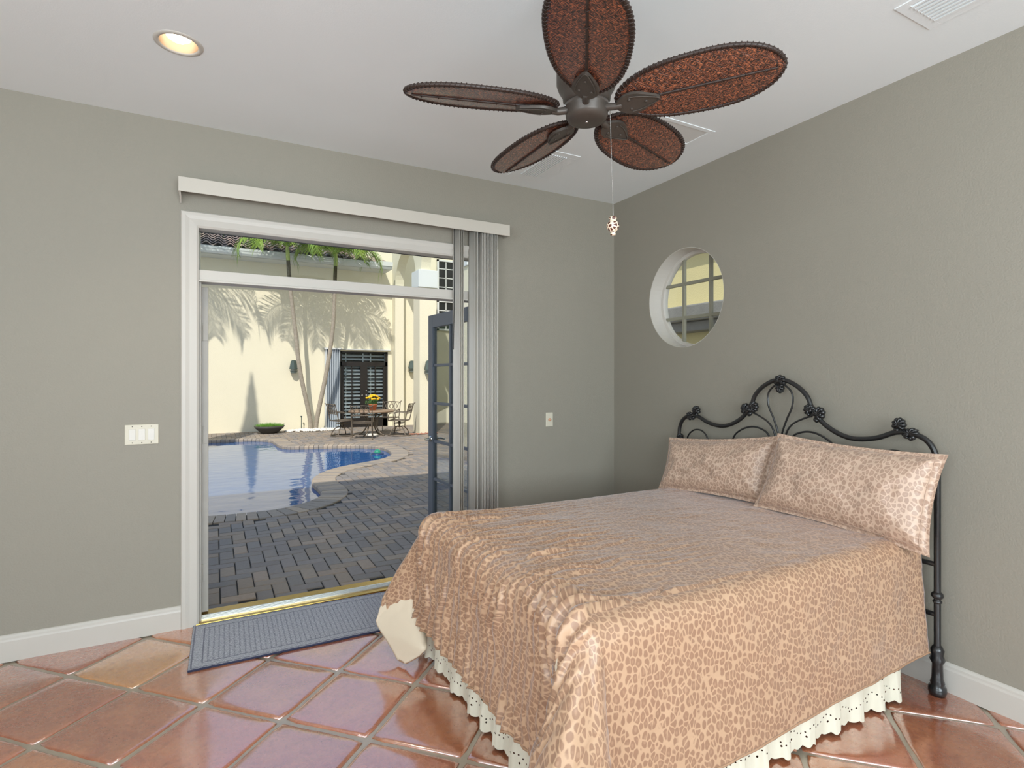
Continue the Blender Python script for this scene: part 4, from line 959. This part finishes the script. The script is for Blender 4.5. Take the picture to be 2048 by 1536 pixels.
tag(w.build('pool_coping', 'paver', col=cols), 'tan brick coping curving round the pool', 'pool coping', None, 'structure')
w = MB(); pw = offset(pin, sg*0.025)
vs = [(x, y, GZ-0.03) for x, y in pw]+[(x, y, -1.5) for x, y in pw]
w.add(vs, [(i, (i+1) % n, n+(i+1) % n, n+i) for i in range(n)]); w.add([(x, y, -1.5) for x, y in pw], [tuple(range(n))])
tag(w.build('pool_basin', 'pooltile'), 'blue tiled wall of the swimming pool', 'pool', None, 'structure')
w = MB(); w.add([(x, y, -0.165) for x, y in pw], [tuple(range(n))])
pwo = w.build('pool_water', 'water'); tag(pwo, 'still blue water of the swimming pool', 'water', None, 'structure')
t = thing('pool_float', 'small teal chlorine float drifting at the far right of pool', 'pool float', (0.02, 8.15, -0.165))
w = MB(); w.lathe([(0.0, 0.03), (0.12, 0.028), (0.14, 0.0), (0.12, -0.03), (0.0, -0.035)], (0, 0, 0), 20); w.build('base', simple('navy_float_ring', S(34, 60, 96), 0.4, 0, 9, 0.1, 0), t)
w = MB(); w.lathe([(0.0, 0.11), (0.04, 0.10), (0.07, 0.07), (0.075, 0.03)], (0, 0, 0), 20); w.build('cap', 'teal', t)

# ================================================================== COURTYARD HOUSE
HY = 14.2
Hh = thing('courtyard_house', 'cream stucco house wing across the pool with tiled roof and arcade', 'building', (0, HY, GZ), kind=None)
def hb(w, a_, b_, mi=0): w.box((a_[0], a_[1]-HY, a_[2]-GZ), (b_[0], b_[1]-HY, b_[2]-GZ), mi)
w = MB(); dx0, dx1, dzt = 0.40, 1.95, 2.36
hb(w, (-12, HY, -0.3), (dx0, HY+0.3, 5.05)); hb(w, (dx1, HY, -0.3), (2.45, HY+0.3, 5.05)); hb(w, (dx0, HY, dzt), (dx1, HY+0.3, 5.05))
hb(w, (-1.0, 16.4, 4.0), (5.4, 16.7, 8.0)); w.build('wall', 'stucco', Hh)
w = MB(); hb(w, (2.45, HY+0.05, -0.3), (5.4, HY+0.3, 6.5)); hb(w, (5.2, 5, -0.3), (5.4, HY+.3, 7.1)); w.build('walkway_wall', 'stucco', Hh)
w = MB(); hb(w, (-0.1, HY-0.10, 2.40), (2.02, HY, 2.43)); w.build('door_ledge', 'gutter', Hh)
# french doors of the wing
w = MB(); y0, y1 = HY+0.06, HY+0.12
for a_, b_ in (((dx0, y0, GZ), (dx0+0.06, y1, dzt)), ((dx1-0.08, y0, GZ), (dx1, y1, dzt)), ((dx0, y0, dzt-0.05), (dx1, y1, dzt)), ((dx0, y0, 1.88), (dx1, y1, 2.02)), ((dx0, y0, GZ), (dx1, y1, 0.2)), ((1.06, y0-0.01, GZ), (1.28, y1, 1.9)), ((0.46, y0, GZ), (0.52, y1, 1.9)), ((1.80, y0, GZ), (1.88, y1, 1.9))): hb(w, a_, b_)
fd = w.build('french_door', 'darkframe', Hh)
w = MB()
for x in (0.79, 1.54): hb(w, (x-0.012, y0+.005, 0.2), (x+0.012, y1-.005, 1.88))
for k in range(1, 5): z = 0.2+(1.88-0.2)*k/5; hb(w, (dx0+.06, y0+.005, z-0.01), (dx1-.08, y1-.005, z+0.01))
w.build('muntins', 'darkframe', fd)
w = MB()
for x in (1.10, 1.235): w = MB(); w.ball((x, y0-0.05-HY, 0.93-GZ), 0.034, 12, 8); w.build('door_knob', 'chrome', fd)
w = MB()
w.ball((1.235, y0-0.04-HY, 1.08-GZ), 0.026, 10, 6); w.build('deadbolt', 'chrome', fd)
w = MB(); hb(w, (dx0, HY+0.1, 0.2), (dx1, HY+0.104, 2.32)); w.build('pane', 'glass', fd)
w = MB()
for k in range(18):
    z = 0.22+k*0.118; w.box((dx0+0.05, -0.055, -0.004), (dx1-0.05, 0.055, 0.004), 0, Matrix.Translation((0, 0.2, z-GZ)) @ Matrix.Rotation(math.radians(38), 4, 'X'))
for x in (0.62, 1.17, 1.42, 1.90): hb(w, (x-0.02, HY+0.2, 0.1), (x+0.02, HY+0.23, 2.3))
w.build('window_shutters', 'shutter', fd)
w = MB(); hb(w, (dx0, HY+0.285, GZ), (dx1, HY+0.3, dzt)); w.build('dark_backing', 'darkframe', fd)  # dark panel stands in for the unlit interior behind the slats
# roof of wing
RX0, RX1 = -7.0, 1.86; slope = math.radians(24); rowL = 0.33; tw = 0.30; rows = 11
nper = 10; nc = int((RX1-RX0)/tw); nu_ = nc*nper+1
xs = np.linspace(RX0, RX0+nc*tw, nu_)
prof = 0.062*np.abs(np.sin(PI*((xs-RX0)/tw)))**0.9*np.where(((xs-RX0)/tw*1) % 1 < 2, 1, 1)
prof = 0.045*np.sin(2*PI*(xs-RX0)/tw)
w = MB()
for r_ in range(rows):
    v0, v1 = r_*rowL, (r_+1)*rowL+0.04
    shift_hip = 0
    X = np.stack([xs]*4, 1); dv = np.array([v0, v0, v0+0.02, v1]); hz_ = np.array([0.035, 0.05, 0.055, -0.005])
    Yv = HY-0.62+np.outer(np.ones(nu_), dv*math.cos(slope))-HY; Zv = 5.20+np.outer(np.ones(nu_), dv*math.sin(slope))+np.outer(np.ones(nu_), hz_)+np.outer(prof, np.ones(4))-GZ
    Uv = (X-RX0)/tw; Vv = np.full_like(X, r_+0.5)
    # hip at right end: cut tiles whose x exceeds the hip line
    keep = xs <= (RX1-0.03)-v0*0.95
    k = int(keep.sum())
    if k < 3: continue
    w.grid(X[:k], Yv[:k], Zv[:k], Uv[:k], Vv[:k])
w.build('tiled_roof', 'rooftile', Hh)
w = MB(); w.add([(RX0, -0.60, 5.14-GZ), (RX1-.05, -0.60, 5.14-GZ), (RX1-.05-3.4, 2.8, 6.6-GZ), (RX0, 2.8, 6.6-GZ)], [(0, 1, 2, 3)]); w.build('roof_underlay', 'darkframe', Hh)
w = MB(); gy = HY-0.74
prof_g = [(0.12, 4.97), (0.03, 4.97), (0.0, 5.02), (-0.005, 5.07), (-0.02, 5.10), (-0.02, 5.16), (-0.01, 5.165), (0.0, 5.12), (0.12, 5.12)]
vs = [(x, gy+a_-HY, z-GZ) for x in (RX0, RX1+0.02) for a_, z in prof_g]; k = len(prof_g)
w.add(vs, [(i, (i+1) % k, k+(i+1) % k, k+i) for i in range(k)]+[tuple(range(k)), tuple(range(k, 2*k))[::-1]]); hb(w, (1.45, gy-0.03, 5.06), (RX1+.03, gy+0.1, 5.20)); w.build('gutter', 'gutter', Hh)
w = MB(); hb(w, (RX0, HY-0.62, 4.96), (RX1, HY+0.0, 5.0)); hb(w, (RX0, HY-0.63, 4.96), (RX1, HY-0.6, 5.14)); w.build('soffit', 'gutter', Hh)
# arcade
w = MB(); ax0, ax1 = 2.09, 2.38
def arch_wall(w, ya, yb, zs, ztop, x0, x1, ybeg, yend, n=24):
    # wall panel between ybeg..yend with an arched opening ya..yb springing at zs
    r = (yb-ya)/2; yc = (ya+yb)/2
    pts_i = [(ya, -0.3)]+[(ya, zs)]+[(yc-r*math.cos(PI*i/n), zs+r*math.sin(PI*i/n)) for i in range(1, n)]+[(yb, zs), (yb, -0.3)]
    for x in (x0, x1):
        w.add([(x, ybeg-HY, -0.3-GZ), (x, ya-HY, -0.3-GZ), (x, ya-HY, zs-GZ), (x, ya-HY, ztop-GZ), (x, ybeg-HY, ztop-GZ), (x, ybeg-HY, zs-GZ)], [(0, 1, 2, 5), (5, 2, 3, 4)])
        w.add([(x, yb-HY, -0.3-GZ), (x, yend-HY, -0.3-GZ), (x, yend-HY, zs-GZ), (x, yend-HY, ztop-GZ), (x, yb-HY, ztop-GZ), (x, yb-HY, zs-GZ)], [(0, 1, 2, 5), (5, 2, 3, 4)])
        arc_ = [(yc-r*math.cos(PI*i/n), zs+r*math.sin(PI*i/n)) for i in range(n+1)]
        for i in range(n):
            (a1, b1), (a2, b2_) = arc_[i], arc_[i+1]; w.add([(x, a1-HY, b1-GZ), (x, a2-HY, b2_-GZ), (x, a2-HY, ztop-GZ), (x, a1-HY, ztop-GZ)], [(0, 1, 2, 3)])
    for i in range(len(pts_i)-1):
        (a1, b1), (a2, b2_) = pts_i[i], pts_i[i+1]; w.add([(x0, a1-HY, b1-GZ), (x1, a1-HY, b1-GZ), (x1, a2-HY, b2_-GZ), (x0, a2-HY, b2_-GZ)], [(0, 1, 2, 3)])
arch_wall(w, 11.75, 13.85, 4.45, 7.0, ax0, ax1, 11.3, HY+0.0)
arch_wall(w, 8.3, 11.3, 4.45, 7.0, ax0, ax1, 7.85, 11.3)
hb(w, (2.04, 11.25, -0.3), (2.54, 11.8, 4.1)); hb(w, (2.03, 7.8, -0.3), (2.55, 8.35, 4.1))
hb(w, (ax0, 5.0, -0.3), (ax1, 5.45, 7.0))
w.build('arcade', 'stucco', Hh)
w = MB(); hb(w, (1.99, 11.19, 4.10), (2.57, 11.83, 4.60)); w.build('capital', 'capital', Hh, 0.01); w = MB(); hb(w, (1.99, 7.77, 4.10), (2.58, 8.38, 4.60)); w.build('capital', 'capital', Hh, 0.01)

# tall divided windows on the walkway's far side
def tall_window(x0, x1, z0, z1, nx, nz2):
    w = MB(); y0, y1 = HY-0.02, HY+0.06
    hb(w, (x0, y0, z0), (x0+0.06, y1, z1)); hb(w, (x1-0.06, y0, z0), (x1, y1, z1)); hb(w, (x0, y0, z0), (x1, y1, z0+0.06)); hb(w, (x0, y0, z1-0.06), (x1, y1, z1))
    for k in range(1, nx): x = x0+(x1-x0)*k/nx; hb(w, (x-0.014, y0+.02, z0), (x+0.014, y1, z1))
    for k in range(1, nz2): z = z0+(z1-z0)*k/nz2; hb(w, (x0, y0+.02, z-0.014), (x1, y1, z+0.014))
    o = w.build('divided_window', 'gutter', Hh)
    w = MB(); hb(w, (x0, y1-0.04, z0), (x1, y1-0.02, z1)); w.build('pane', mat('dark_window_glass', S(26, 30, 34), 0.03)[0], o)
tall_window(3.68, 5.0, 4.35, 5.62, 4, 4); tall_window(3.68, 5.0, 3.15, 4.2, 4, 3)

# accordion hurricane shutter folded beside the doors
t = thing('storm_shutter', 'white folded accordion storm shutter left of the courtyard doors', 'shutter', (0.16, HY-0.08, GZ))
w = MB(); k = 15; xs = np.linspace(-0.235, 0.235, k); X = np.stack([xs, xs], 1); Y = np.stack([np.where(np.arange(k) % 2, -0.085, 0.05)]*2, 1); Z = np.outer(np.ones(k), [0.02, 2.50]); w.grid(X, Y, Z); w.sm = [False]*len(w.sm)
w.build('folded_slats', 'shutter', t, solid=0.008)
w = MB(); w.box((-0.26, -0.1, 2.50), (0.26, 0.07, 2.545)); w.build('track', 'gutter', t); w = MB(); w.box((-0.26, -0.09, 0.0), (0.26, 0.06, 0.02)); w.build('track', 'gutter', t)

def lantern(loc, rz, label, grp='wall lanterns on the courtyard house'):
    t = thing('wall_lantern', label, 'wall lantern', loc, rz, grp)
    w = MB(); N6 = 6
    def hexring(r, z): return [(r*math.cos(PI/3*i+PI/6), -0.13+r*math.sin(PI/3*i+PI/6)*0.9, z) for i in range(6)]
    def frus(w, l): 
        vs = [p for r, z in l for p in hexring(r, z)]
        w.add(vs, [(a_*6+i, a_*6+(i+1) % 6, (a_+1)*6+(i+1) % 6, (a_+1)*6+i) for a_ in range(len(l)-1) for i in range(6)]+[tuple(range(6))[::-1], tuple(range((len(l)-1)*6, len(l)*6))])
    frus(w, [(0.05, 0.2), (0.09, 0.17), (0.135, -0.04), (0.14, -0.07)]); 
    for z in (-0.10, -0.14, -0.18): frus(w, [(0.13+(z+.1)*0.4, z+0.008), (0.125+(z+.1)*0.4, z-0.012)])
    w.box((-0.06, -0.03, -0.15), (0.06, 0.0, 0.12)); w.tube([(0, 0, 0.05), (0, -0.13, 0.1)], 0.015, 8); w.build('body', 'lantern', t)
    w = MB(); frus(w, [(0.10, -0.06), (0.09, -0.19)]); w.build('glass', 'frosted', t)
    return t
lt = lantern((-1.0, HY, 1.84), 0, 'dark green wall lantern left of the leaning palm trunk')
dup(lt, (2.27, 11.25, 1.80), 0, 'dark green wall lantern on the near face of the arcade pier')
dup(lt, (2.75, HY+.05, 1.88), 0, 'dark green wall lantern partly hidden behind the arcade pier edge')

# ------------------------------------------------------------------ PALMS
def frond(par, base, az, el, length, droop, seed, mi='frond'):
    rnd = random.Random(seed); w = MB(); k = 16; pts = []; p = Vector(base); a_ = el; ds = length/k
    d_h = Vector((math.cos(az), math.sin(az), 0))
    for i in range(k+1):
        pts.append(p.copy()); p = p+(d_h*math.cos(a_)+Vector((0, 0, math.sin(a_))))*ds; a_ -= droop/k*(0.5+i/k)
    w.tube(pts, [0.016*(1-i/(k+1))+0.003 for i in range(k+1)], 6)
    side = Vector((-math.sin(az), math.cos(az), 0)); m_ = 64
    for i in range(5, m_):
        f = i/m_; q = f*k; i0 = min(int(q), k-1); p0 = pts[i0].lerp(pts[i0+1], q-i0); T_ = (pts[i0+1]-pts[i0]).normalized()
        ll = length*0.36*math.sin(PI*min(1, f*0.72+0.15))**0.7*rnd.uniform(0.85, 1.1)+0.05
        for s_ in (1, -1):
            dr = (side*s_*0.8+T_*0.65+Vector((0, 0, rnd.uniform(-0.35, 0.15)))).normalized(); wd = T_*0.013
            p1 = p0+dr*ll*0.55; p2 = p1+(dr+Vector((0, 0, -0.9))).normalized()*ll*0.5
            w.add([p0-wd*0.6, p0+wd*0.6, p1+wd, p1-wd, p2], [(0, 1, 2, 3), (3, 2, 4)], 0, True)
    return w.build('frond', mi, par)
def palm(label, pts, crown_dirs, seed, grp, sc=1.0, tr=0.07, boot=True):
    base = Vector(pts[0]); t = thing('palm_tree', label, 'palm tree', tuple(base), 0, grp)
    P_ = catmull([Vector(p)-base for p in pts], 10); w = MB(); k = len(P_)
    L_ = 0; rs = []
    P2 = []
    for i in range(k-1):
        for j in range(3): P2.append(P_[i].lerp(P_[i+1], j/3))
    P2.append(P_[-1]); kk = len(P2)
    rs = [tr*(1.35 if i < 4 else 1.0)*(1-0.35*i/kk)*(1+0.05*((i % 3) == 0)) for i in range(kk)]
    w.tube(P2, rs, 12); w.build('trunk', 'trunk', t)
    top = P_[-1]; T_ = (P_[-1]-P_[-2]).normalized()
    if boot:
        w = MB(); w.tube([top-T_*0.75*sc, top-T_*0.3*sc, top], [tr*0.72, tr*0.8, tr*0.75], 10); w.build('fibrous_collar', 'bootfibre', t)
    w = MB(); w.tube([top, top+T_*0.25*sc, top+T_*0.42*sc], [tr*0.85, tr*0.8, tr*0.45], 10); w.build('crownshaft', 'crownshaft', t)
    c = top+T_*0.36*sc
    for q, (az, el, ln, dr) in enumerate(crown_dirs): frond(t, c, az, el, ln*sc, dr, seed*50+q)
    return t
dirsA = [(math.radians(a_), math.radians(e_), l_, d_) for a_, e_, l_, d_ in [(190, 40, 1.82, 2.8), (140, 55, 1.5, 2.6), (95, 60, 1.5, 2.4), (40, 55, 1.5, 2.6), (-10, 40, 1.82, 2.8), (-50, 45, 1.5, 2.9), (-95, 55, 1.3, 2.7), (-140, 48, 1.5, 2.9), (20, 75, 1.4, 1.9), (200, 78, 1.4, 1.8)]]
dirsB = [(math.radians(a_), math.radians(e_), l_, d_) for a_, e_, l_, d_ in [(176, 42, 1.6, 3.0), (130, 58, 1.4, 2.5), (75, 60, 1.4, 2.4), (30, 52, 1.5, 2.7), (-14, 36, 1.82, 2.8), (-60, 48, 1.4, 2.8), (-100, 60, 1.3, 2.5), (-150, 50, 1.3, 2.8), (0, 75, 1.4, 2.0)]]
g = 'slender palms on the pebble bed'
palm('slender palm leaning left on the pebble bed by the courtyard wall', [(-0.56, 13.72, GZ), (-0.62, 13.6, 0.4), (-0.90, 13.42, 1.70), (-1.06, 13.25, 2.95), (-1.22, 13.05, 4.15), (-1.28, 12.95, 4.85)], dirsA, 1, None)
palm('slender palm leaning right on the pebble bed by the courtyard doors', [(-0.42, 13.74, GZ), (-0.36, 13.62, 0.45), (-0.14, 13.42, 1.74), (0.0, 13.22, 3.0), (0.015, 13.02, 4.2), (0.02, 12.92, 4.80)], dirsB, 2, None)
palm('tall palm left of the doorway view, shading the courtyard wall', [(-4.42, 12.65, GZ), (-4.42, 12.65, 2.5), (-4.38, 12.6, 5.6)], dirsA, 3, None, 1.15, 0.11, False)
# cypress out of view whose shadow lies on the wall
t = thing('cypress_tree', 'narrow dark cypress left of the pool', 'tree', (-5.05, 8.4, GZ))
w = MB(); w.tube([(0, 0, 0), (0, 0, 1.0)], 0.09, 8); w.build('trunk', 'bootfibre', t)
w = MB(); w.lathe([(0.0, 8.85)]+[(min(0.44, 0.02+0.115*(8.85-z))*(1+0.18*math.sin(z*9.7)*math.cos(z*4.1)), z) for z in [8.7-0.2*k for k in range(40)]]+[(0.0, 0.7)], (0, 0, 0), 24); w.build('foliage', 'cypress', t)

# planter, pebbles, stake
t = thing('bowl_planter', 'low charcoal bowl planter of green grass by the courtyard wall', 'planter', (-1.72, 13.55, GZ))
w = MB(); w.lathe([(0.0, 0.0), (0.2, 0.0), (0.24, 0.02), (0.38, 0.15), (0.415, 0.21), (0.395, 0.215), (0.36, 0.17), (0.0, 0.17)], (0, 0, 0), 40); w.build('bowl', 'bowl', t)
w = MB()
for k in range(700):
    a_ = random.random()*2*PI; r_ = 0.34*math.sqrt(random.random()); x, y = r_*math.cos(a_), r_*math.sin(a_); hgt = random.uniform(0.06, 0.15)*(1.1-r_)
    dx_, dy_ = random.uniform(-.06, .06)+x*.2, random.uniform(-.06, .06)+y*.2; w.add([(x-.006, y, 0.16), (x+.006, y, 0.16), (x+dx_, y+dy_, 0.18+hgt)], [(0, 1, 2)])
tag(w.build('grass', 'grass', t), kind='stuff')
w = MB()
for k in range(520):
    a_ = random.random()*2*PI; r_ = math.sqrt(random.random()); x = -0.50+0.80*r_*math.cos(a_); y = 13.72+0.36*r_*math.sin(a_); s_ = random.uniform(.022, .045)
    w.ball((x, y, GZ+0.015+0.05*(1-r_)+random.random()*.01), (s_, s_*random.uniform(.6, 1), s_*.6), 7, 5, 0, Matrix.Rotation(random.random()*3, 3, 'Z'))
o = w.build('white_pebbles', 'pebble'); tag(o, 'bed of white pebbles around the two palm trunks', 'pebbles', None, 'stuff')
w = MB()
for k in range(60):
    s_ = random.uniform(.02, .04); w.ball((random.uniform(1.72, 2.5), random.uniform(11.02, 11.2), GZ+0.02), (s_, s_*.8, s_*.6), 7, 5)
o = w.build('rust_rocks', 'redpebble'); tag(o, 'scattered rust coloured rocks at foot of the arcade pier', 'rocks', None, 'stuff')
w = MB(); w.tube([(0, 0, 0), (0.004, 0, 0.42)], 0.012, 6); w.box((-0.02, -0.02, 0.40), (0.02, 0.02, 0.44))
o = w.build('garden_stake', 'lantern', loc=(-0.79, 14.0, GZ)); tag(o, 'thin dark metal stake standing left of the palm trunks', 'garden stake')

# ------------------------------------------------------------------ PATIO TABLE + CHAIRS
TXc, TYc = 0.74, 11.55
t = thing('patio_table', 'round stone topped patio table with curved metal legs', 'table', (TXc, TYc, GZ))
w = MB(); w.lathe([(0.0, 0.70), (0.60, 0.70), (0.625, 0.69), (0.63, 0.665), (0.60, 0.645), (0.0, 0.645)], (0, 0, 0), 48); w.build('tabletop', 'stonetop', t)
for k in range(4):
    a_ = PI/4+k*PI/2; c_, s_ = math.cos(a_), math.sin(a_)
    w = MB(); w.tube(catmull([(c_*0.44, s_*0.44, 0.645), (c_*0.28, s_*0.28, 0.58), (c_*0.16, s_*0.16, 0.42), (c_*0.17, s_*0.17, 0.22), (c_*0.28, s_*0.28, 0.07), (c_*0.40, s_*0.40, 0.01)], 6), 0.02, 8); w.build('leg', 'castbronze', t)
w = MB(); w.tube([(0.16*math.cos(2*PI*i/20), 0.16*math.sin(2*PI*i/20), 0.40) for i in range(20)], 0.012, 6, closed=True); w.build('ring', 'castbronze', t)
w = MB(); w.lathe([(0.0, 0.07), (0.03, 0.07), (0.05, 0.055), (0.17, 0.04), (0.2, 0.0), (0.0, 0.0)], (0, 0, 0), 28); w.build('umbrella_base', 'pebble', t)
def chair(name, label, swivel):
    t = thing(name, label, 'chair'); m_ = 'castbronze'
    # local: faces +y (toward the table), back at -y
    w = MB(); sx_ = 0.25
    w.tube([(-sx_, -0.22, 0.42), (sx_, -0.22, 0.42), (sx_+.02, 0.24, 0.43), (-sx_-.02, 0.24, 0.43)], 0.014, 6, closed=True)
    w.box((-sx_, -0.22, 0.415), (sx_, 0.24, 0.425)); w.build('seat', m_, t)
    w = MB(); tp = [(-sx_, -0.22, 0.42), (-sx_-.01, -0.27, 0.62), (-sx_-.02, -0.33, 0.86), (-sx_-.035, -0.38, 0.90)]
    w.tube(catmull(tp, 4), 0.013, 6); w.tube(catmull([(-x, y, z) for x, y, z in tp], 4), 0.013, 6)
    w.tube(catmull([(-sx_-.02, -0.335, 0.86), (0, -0.35, 0.885), (sx_+.02, -0.335, 0.86)], 6), 0.013, 6); w.tube([(-sx_, -0.27, 0.62), (sx_, -0.27, 0.62)], 0.011, 6)
    bk = w.build('backrest', m_, t)
    w = MB()
    def bp(x, z): return (x, -0.27-(z-0.62)*0.27, z)
    for x in (-0.24, -0.12, 0.0, 0.12):
        w.tube([bp(x, 0.63), bp(x+0.12, 0.865)], 0.0075, 5); w.tube([bp(x+0.12, 0.63), bp(x, 0.865)], 0.0075, 5)
    w.tube([bp(0.055*math.cos(2*PI*i/14), 0.745+0.055*math.sin(2*PI*i/14)) for i in range(14)], 0.009, 5, closed=True); w.build('lattice', m_, bk)
    for s_ in (1, -1):
        w = MB(); w.tube(catmull([(s_*(sx_+.01), -0.285, 0.66), (s_*(sx_+.03), -0.1, 0.65), (s_*(sx_+.04), 0.12, 0.64), (s_*(sx_+.035), 0.22, 0.60), (s_*(sx_+.02), 0.24, 0.43)], 5), 0.012, 6); w.build('arm', m_, t)
    if not swivel:
        for x, y in ((-1, -1), (1, -1), (-1, 1), (1, 1)):
            w = MB(); w.tube([(x*sx_, y*0.23, 0.42), (x*(sx_+.01), y*0.25, 0.2), (x*(sx_+.02), y*(0.27), 0.012)], [0.014, 0.012, 0.012], 6); w.ball((x*(sx_+.02), y*0.27, 0.012), 0.018, 8, 6); w.build('leg', m_, t)
    else:
        w = MB(); w.tube([(0, 0, 0.42), (0, 0, 0.3)], 0.035, 10); w.box((-0.14, -0.12, 0.34), (0.14, 0.12, 0.36))
        for k in range(4):
            a_ = PI/4+k*PI/2; c_, s_ = math.cos(a_), math.sin(a_); w.tube(catmull([(0, 0, 0.24), (c_*0.12, s_*0.12, 0.25), (c_*0.24, s_*0.24, 0.16), (c_*0.31, s_*0.31, 0.02)], 5), 0.014, 6)
        w.tube([(0, 0, 0.3), (0, 0, 0.23)], 0.025, 8)
        w.tube([(0.31*math.cos(2*PI*i/28), 0.31*math.sin(2*PI*i/28), 0.015) for i in range(28)], 0.015, 6, closed=True); w.build('swivel_base', m_, t)
    return t
gch = 'bronze lattice chairs round the patio table'
ch = chair('patio_chair', 'four legged bronze lattice chair on the near side of patio table', False); ch.location = (0.30, 10.78, GZ); ch.rotation_euler = (0, 0, math.radians(-16)); ch['group'] = gch
dup(ch, (1.45, 12.35, GZ), math.radians(148), 'four legged bronze lattice chair behind the patio table, before the doors', gch)
ch2 = chair('swivel_patio_chair', 'bronze swivel chair at left of patio table', True); ch2.location = (-0.02, 11.75, GZ); ch2.rotation_euler = (0, 0, math.radians(-75)); ch2['group'] = gch
dup(ch2, (1.42, 11.15, GZ), math.radians(58), 'bronze swivel chair at right of patio table', gch)
t = thing('potted_mums', 'yellow chrysanthemums in terracotta pot on the patio table', 'potted plant', (TXc+0.04, TYc, GZ+0.70))
w = MB(); w.lathe([(0.0, 0.0), (0.085, 0.0), (0.11, 0.14), (0.12, 0.145), (0.12, 0.17), (0.10, 0.165), (0.0, 0.15)], (0, 0, 0), 24); w.build('pot', 'terracotta', t)
w = MB()
for k in range(260):
    a_ = random.random()*2*PI; e_ = random.random()*PI/2; r_ = 0.20; p = Vector((math.cos(a_)*math.cos(e_)*r_, math.sin(a_)*math.cos(e_)*r_, 0.2+math.sin(e_)*0.17))*random.uniform(.8, 1)
    d_ = Vector((random.uniform(-1, 1), random.uniform(-1, 1), random.uniform(-1, 1)))*0.03; w.add([p, p+d_, p+d_.cross(Vector((0, 0, 1)))*0.8+Vector((0, 0, .02))], [(0, 1, 2)])
w.ball((0, 0, 0.22), (0.13, 0.13, 0.12), 12, 8); tag(w.build('foliage', 'mumleaf', t), kind='stuff')
w = MB()
for k in range(34):
    a_ = random.random()*2*PI; e_ = random.uniform(0.35, PI/2); r_ = 0.21; w.ball((math.cos(a_)*math.cos(e_)*r_, math.sin(a_)*math.cos(e_)*r_, 0.25+math.sin(e_)*0.17), (0.038, 0.038, 0.025), 9, 6, 0, None, lambda th, ph: 1+0.2*math.sin(ph*9))
w.build('blossoms', 'mumflower', t)

# ================================================================== SIDE GARDEN SEEN THROUGH THE ROUND WINDOW
t = thing('garden_wall', 'butter yellow stucco wall with ledges outside the round window', 'wall', (3.0, 1.5, GZ))
w = MB(); w.box((0.0, -4.5, 0), (0.25, 3.2, 6.0)); w.box((-0.12, -1.6, 3.5), (0, 3.2, 6.0)); w.build('wall', 'yellow', t)
w = MB(); w.box((-0.35, -4.0, 2.40), (0.0, 3.2, 2.62)); w.box((-0.25, -4.0, 2.26), (0.0, 3.2, 2.40)); w.build('ledge', 'greystone', t, 0.02)
w = MB(); rnd = random.Random(5)
for k in range(26):
    y = rnd.uniform(-1.6, 0.6); z = 1.55; pts = [(-0.03, y, z)]
    for q in range(5): y += rnd.uniform(-.09, .09); z += rnd.uniform(0.03, .11); pts.append((-0.03-rnd.random()*.03, y, min(z, 2.1)))
    w.tube(pts, 0.006, 5)
w.build('bare_vine', 'bootfibre', t)
w = MB(); w.box((-3.0, -6, -0.12), (1.5, 4, -0.02), 0); o = w.build('side_path', 'joint', loc=(3.5, 0.0, GZ)); tag(o, 'paved strip outside the round window', 'paving', None, 'structure')
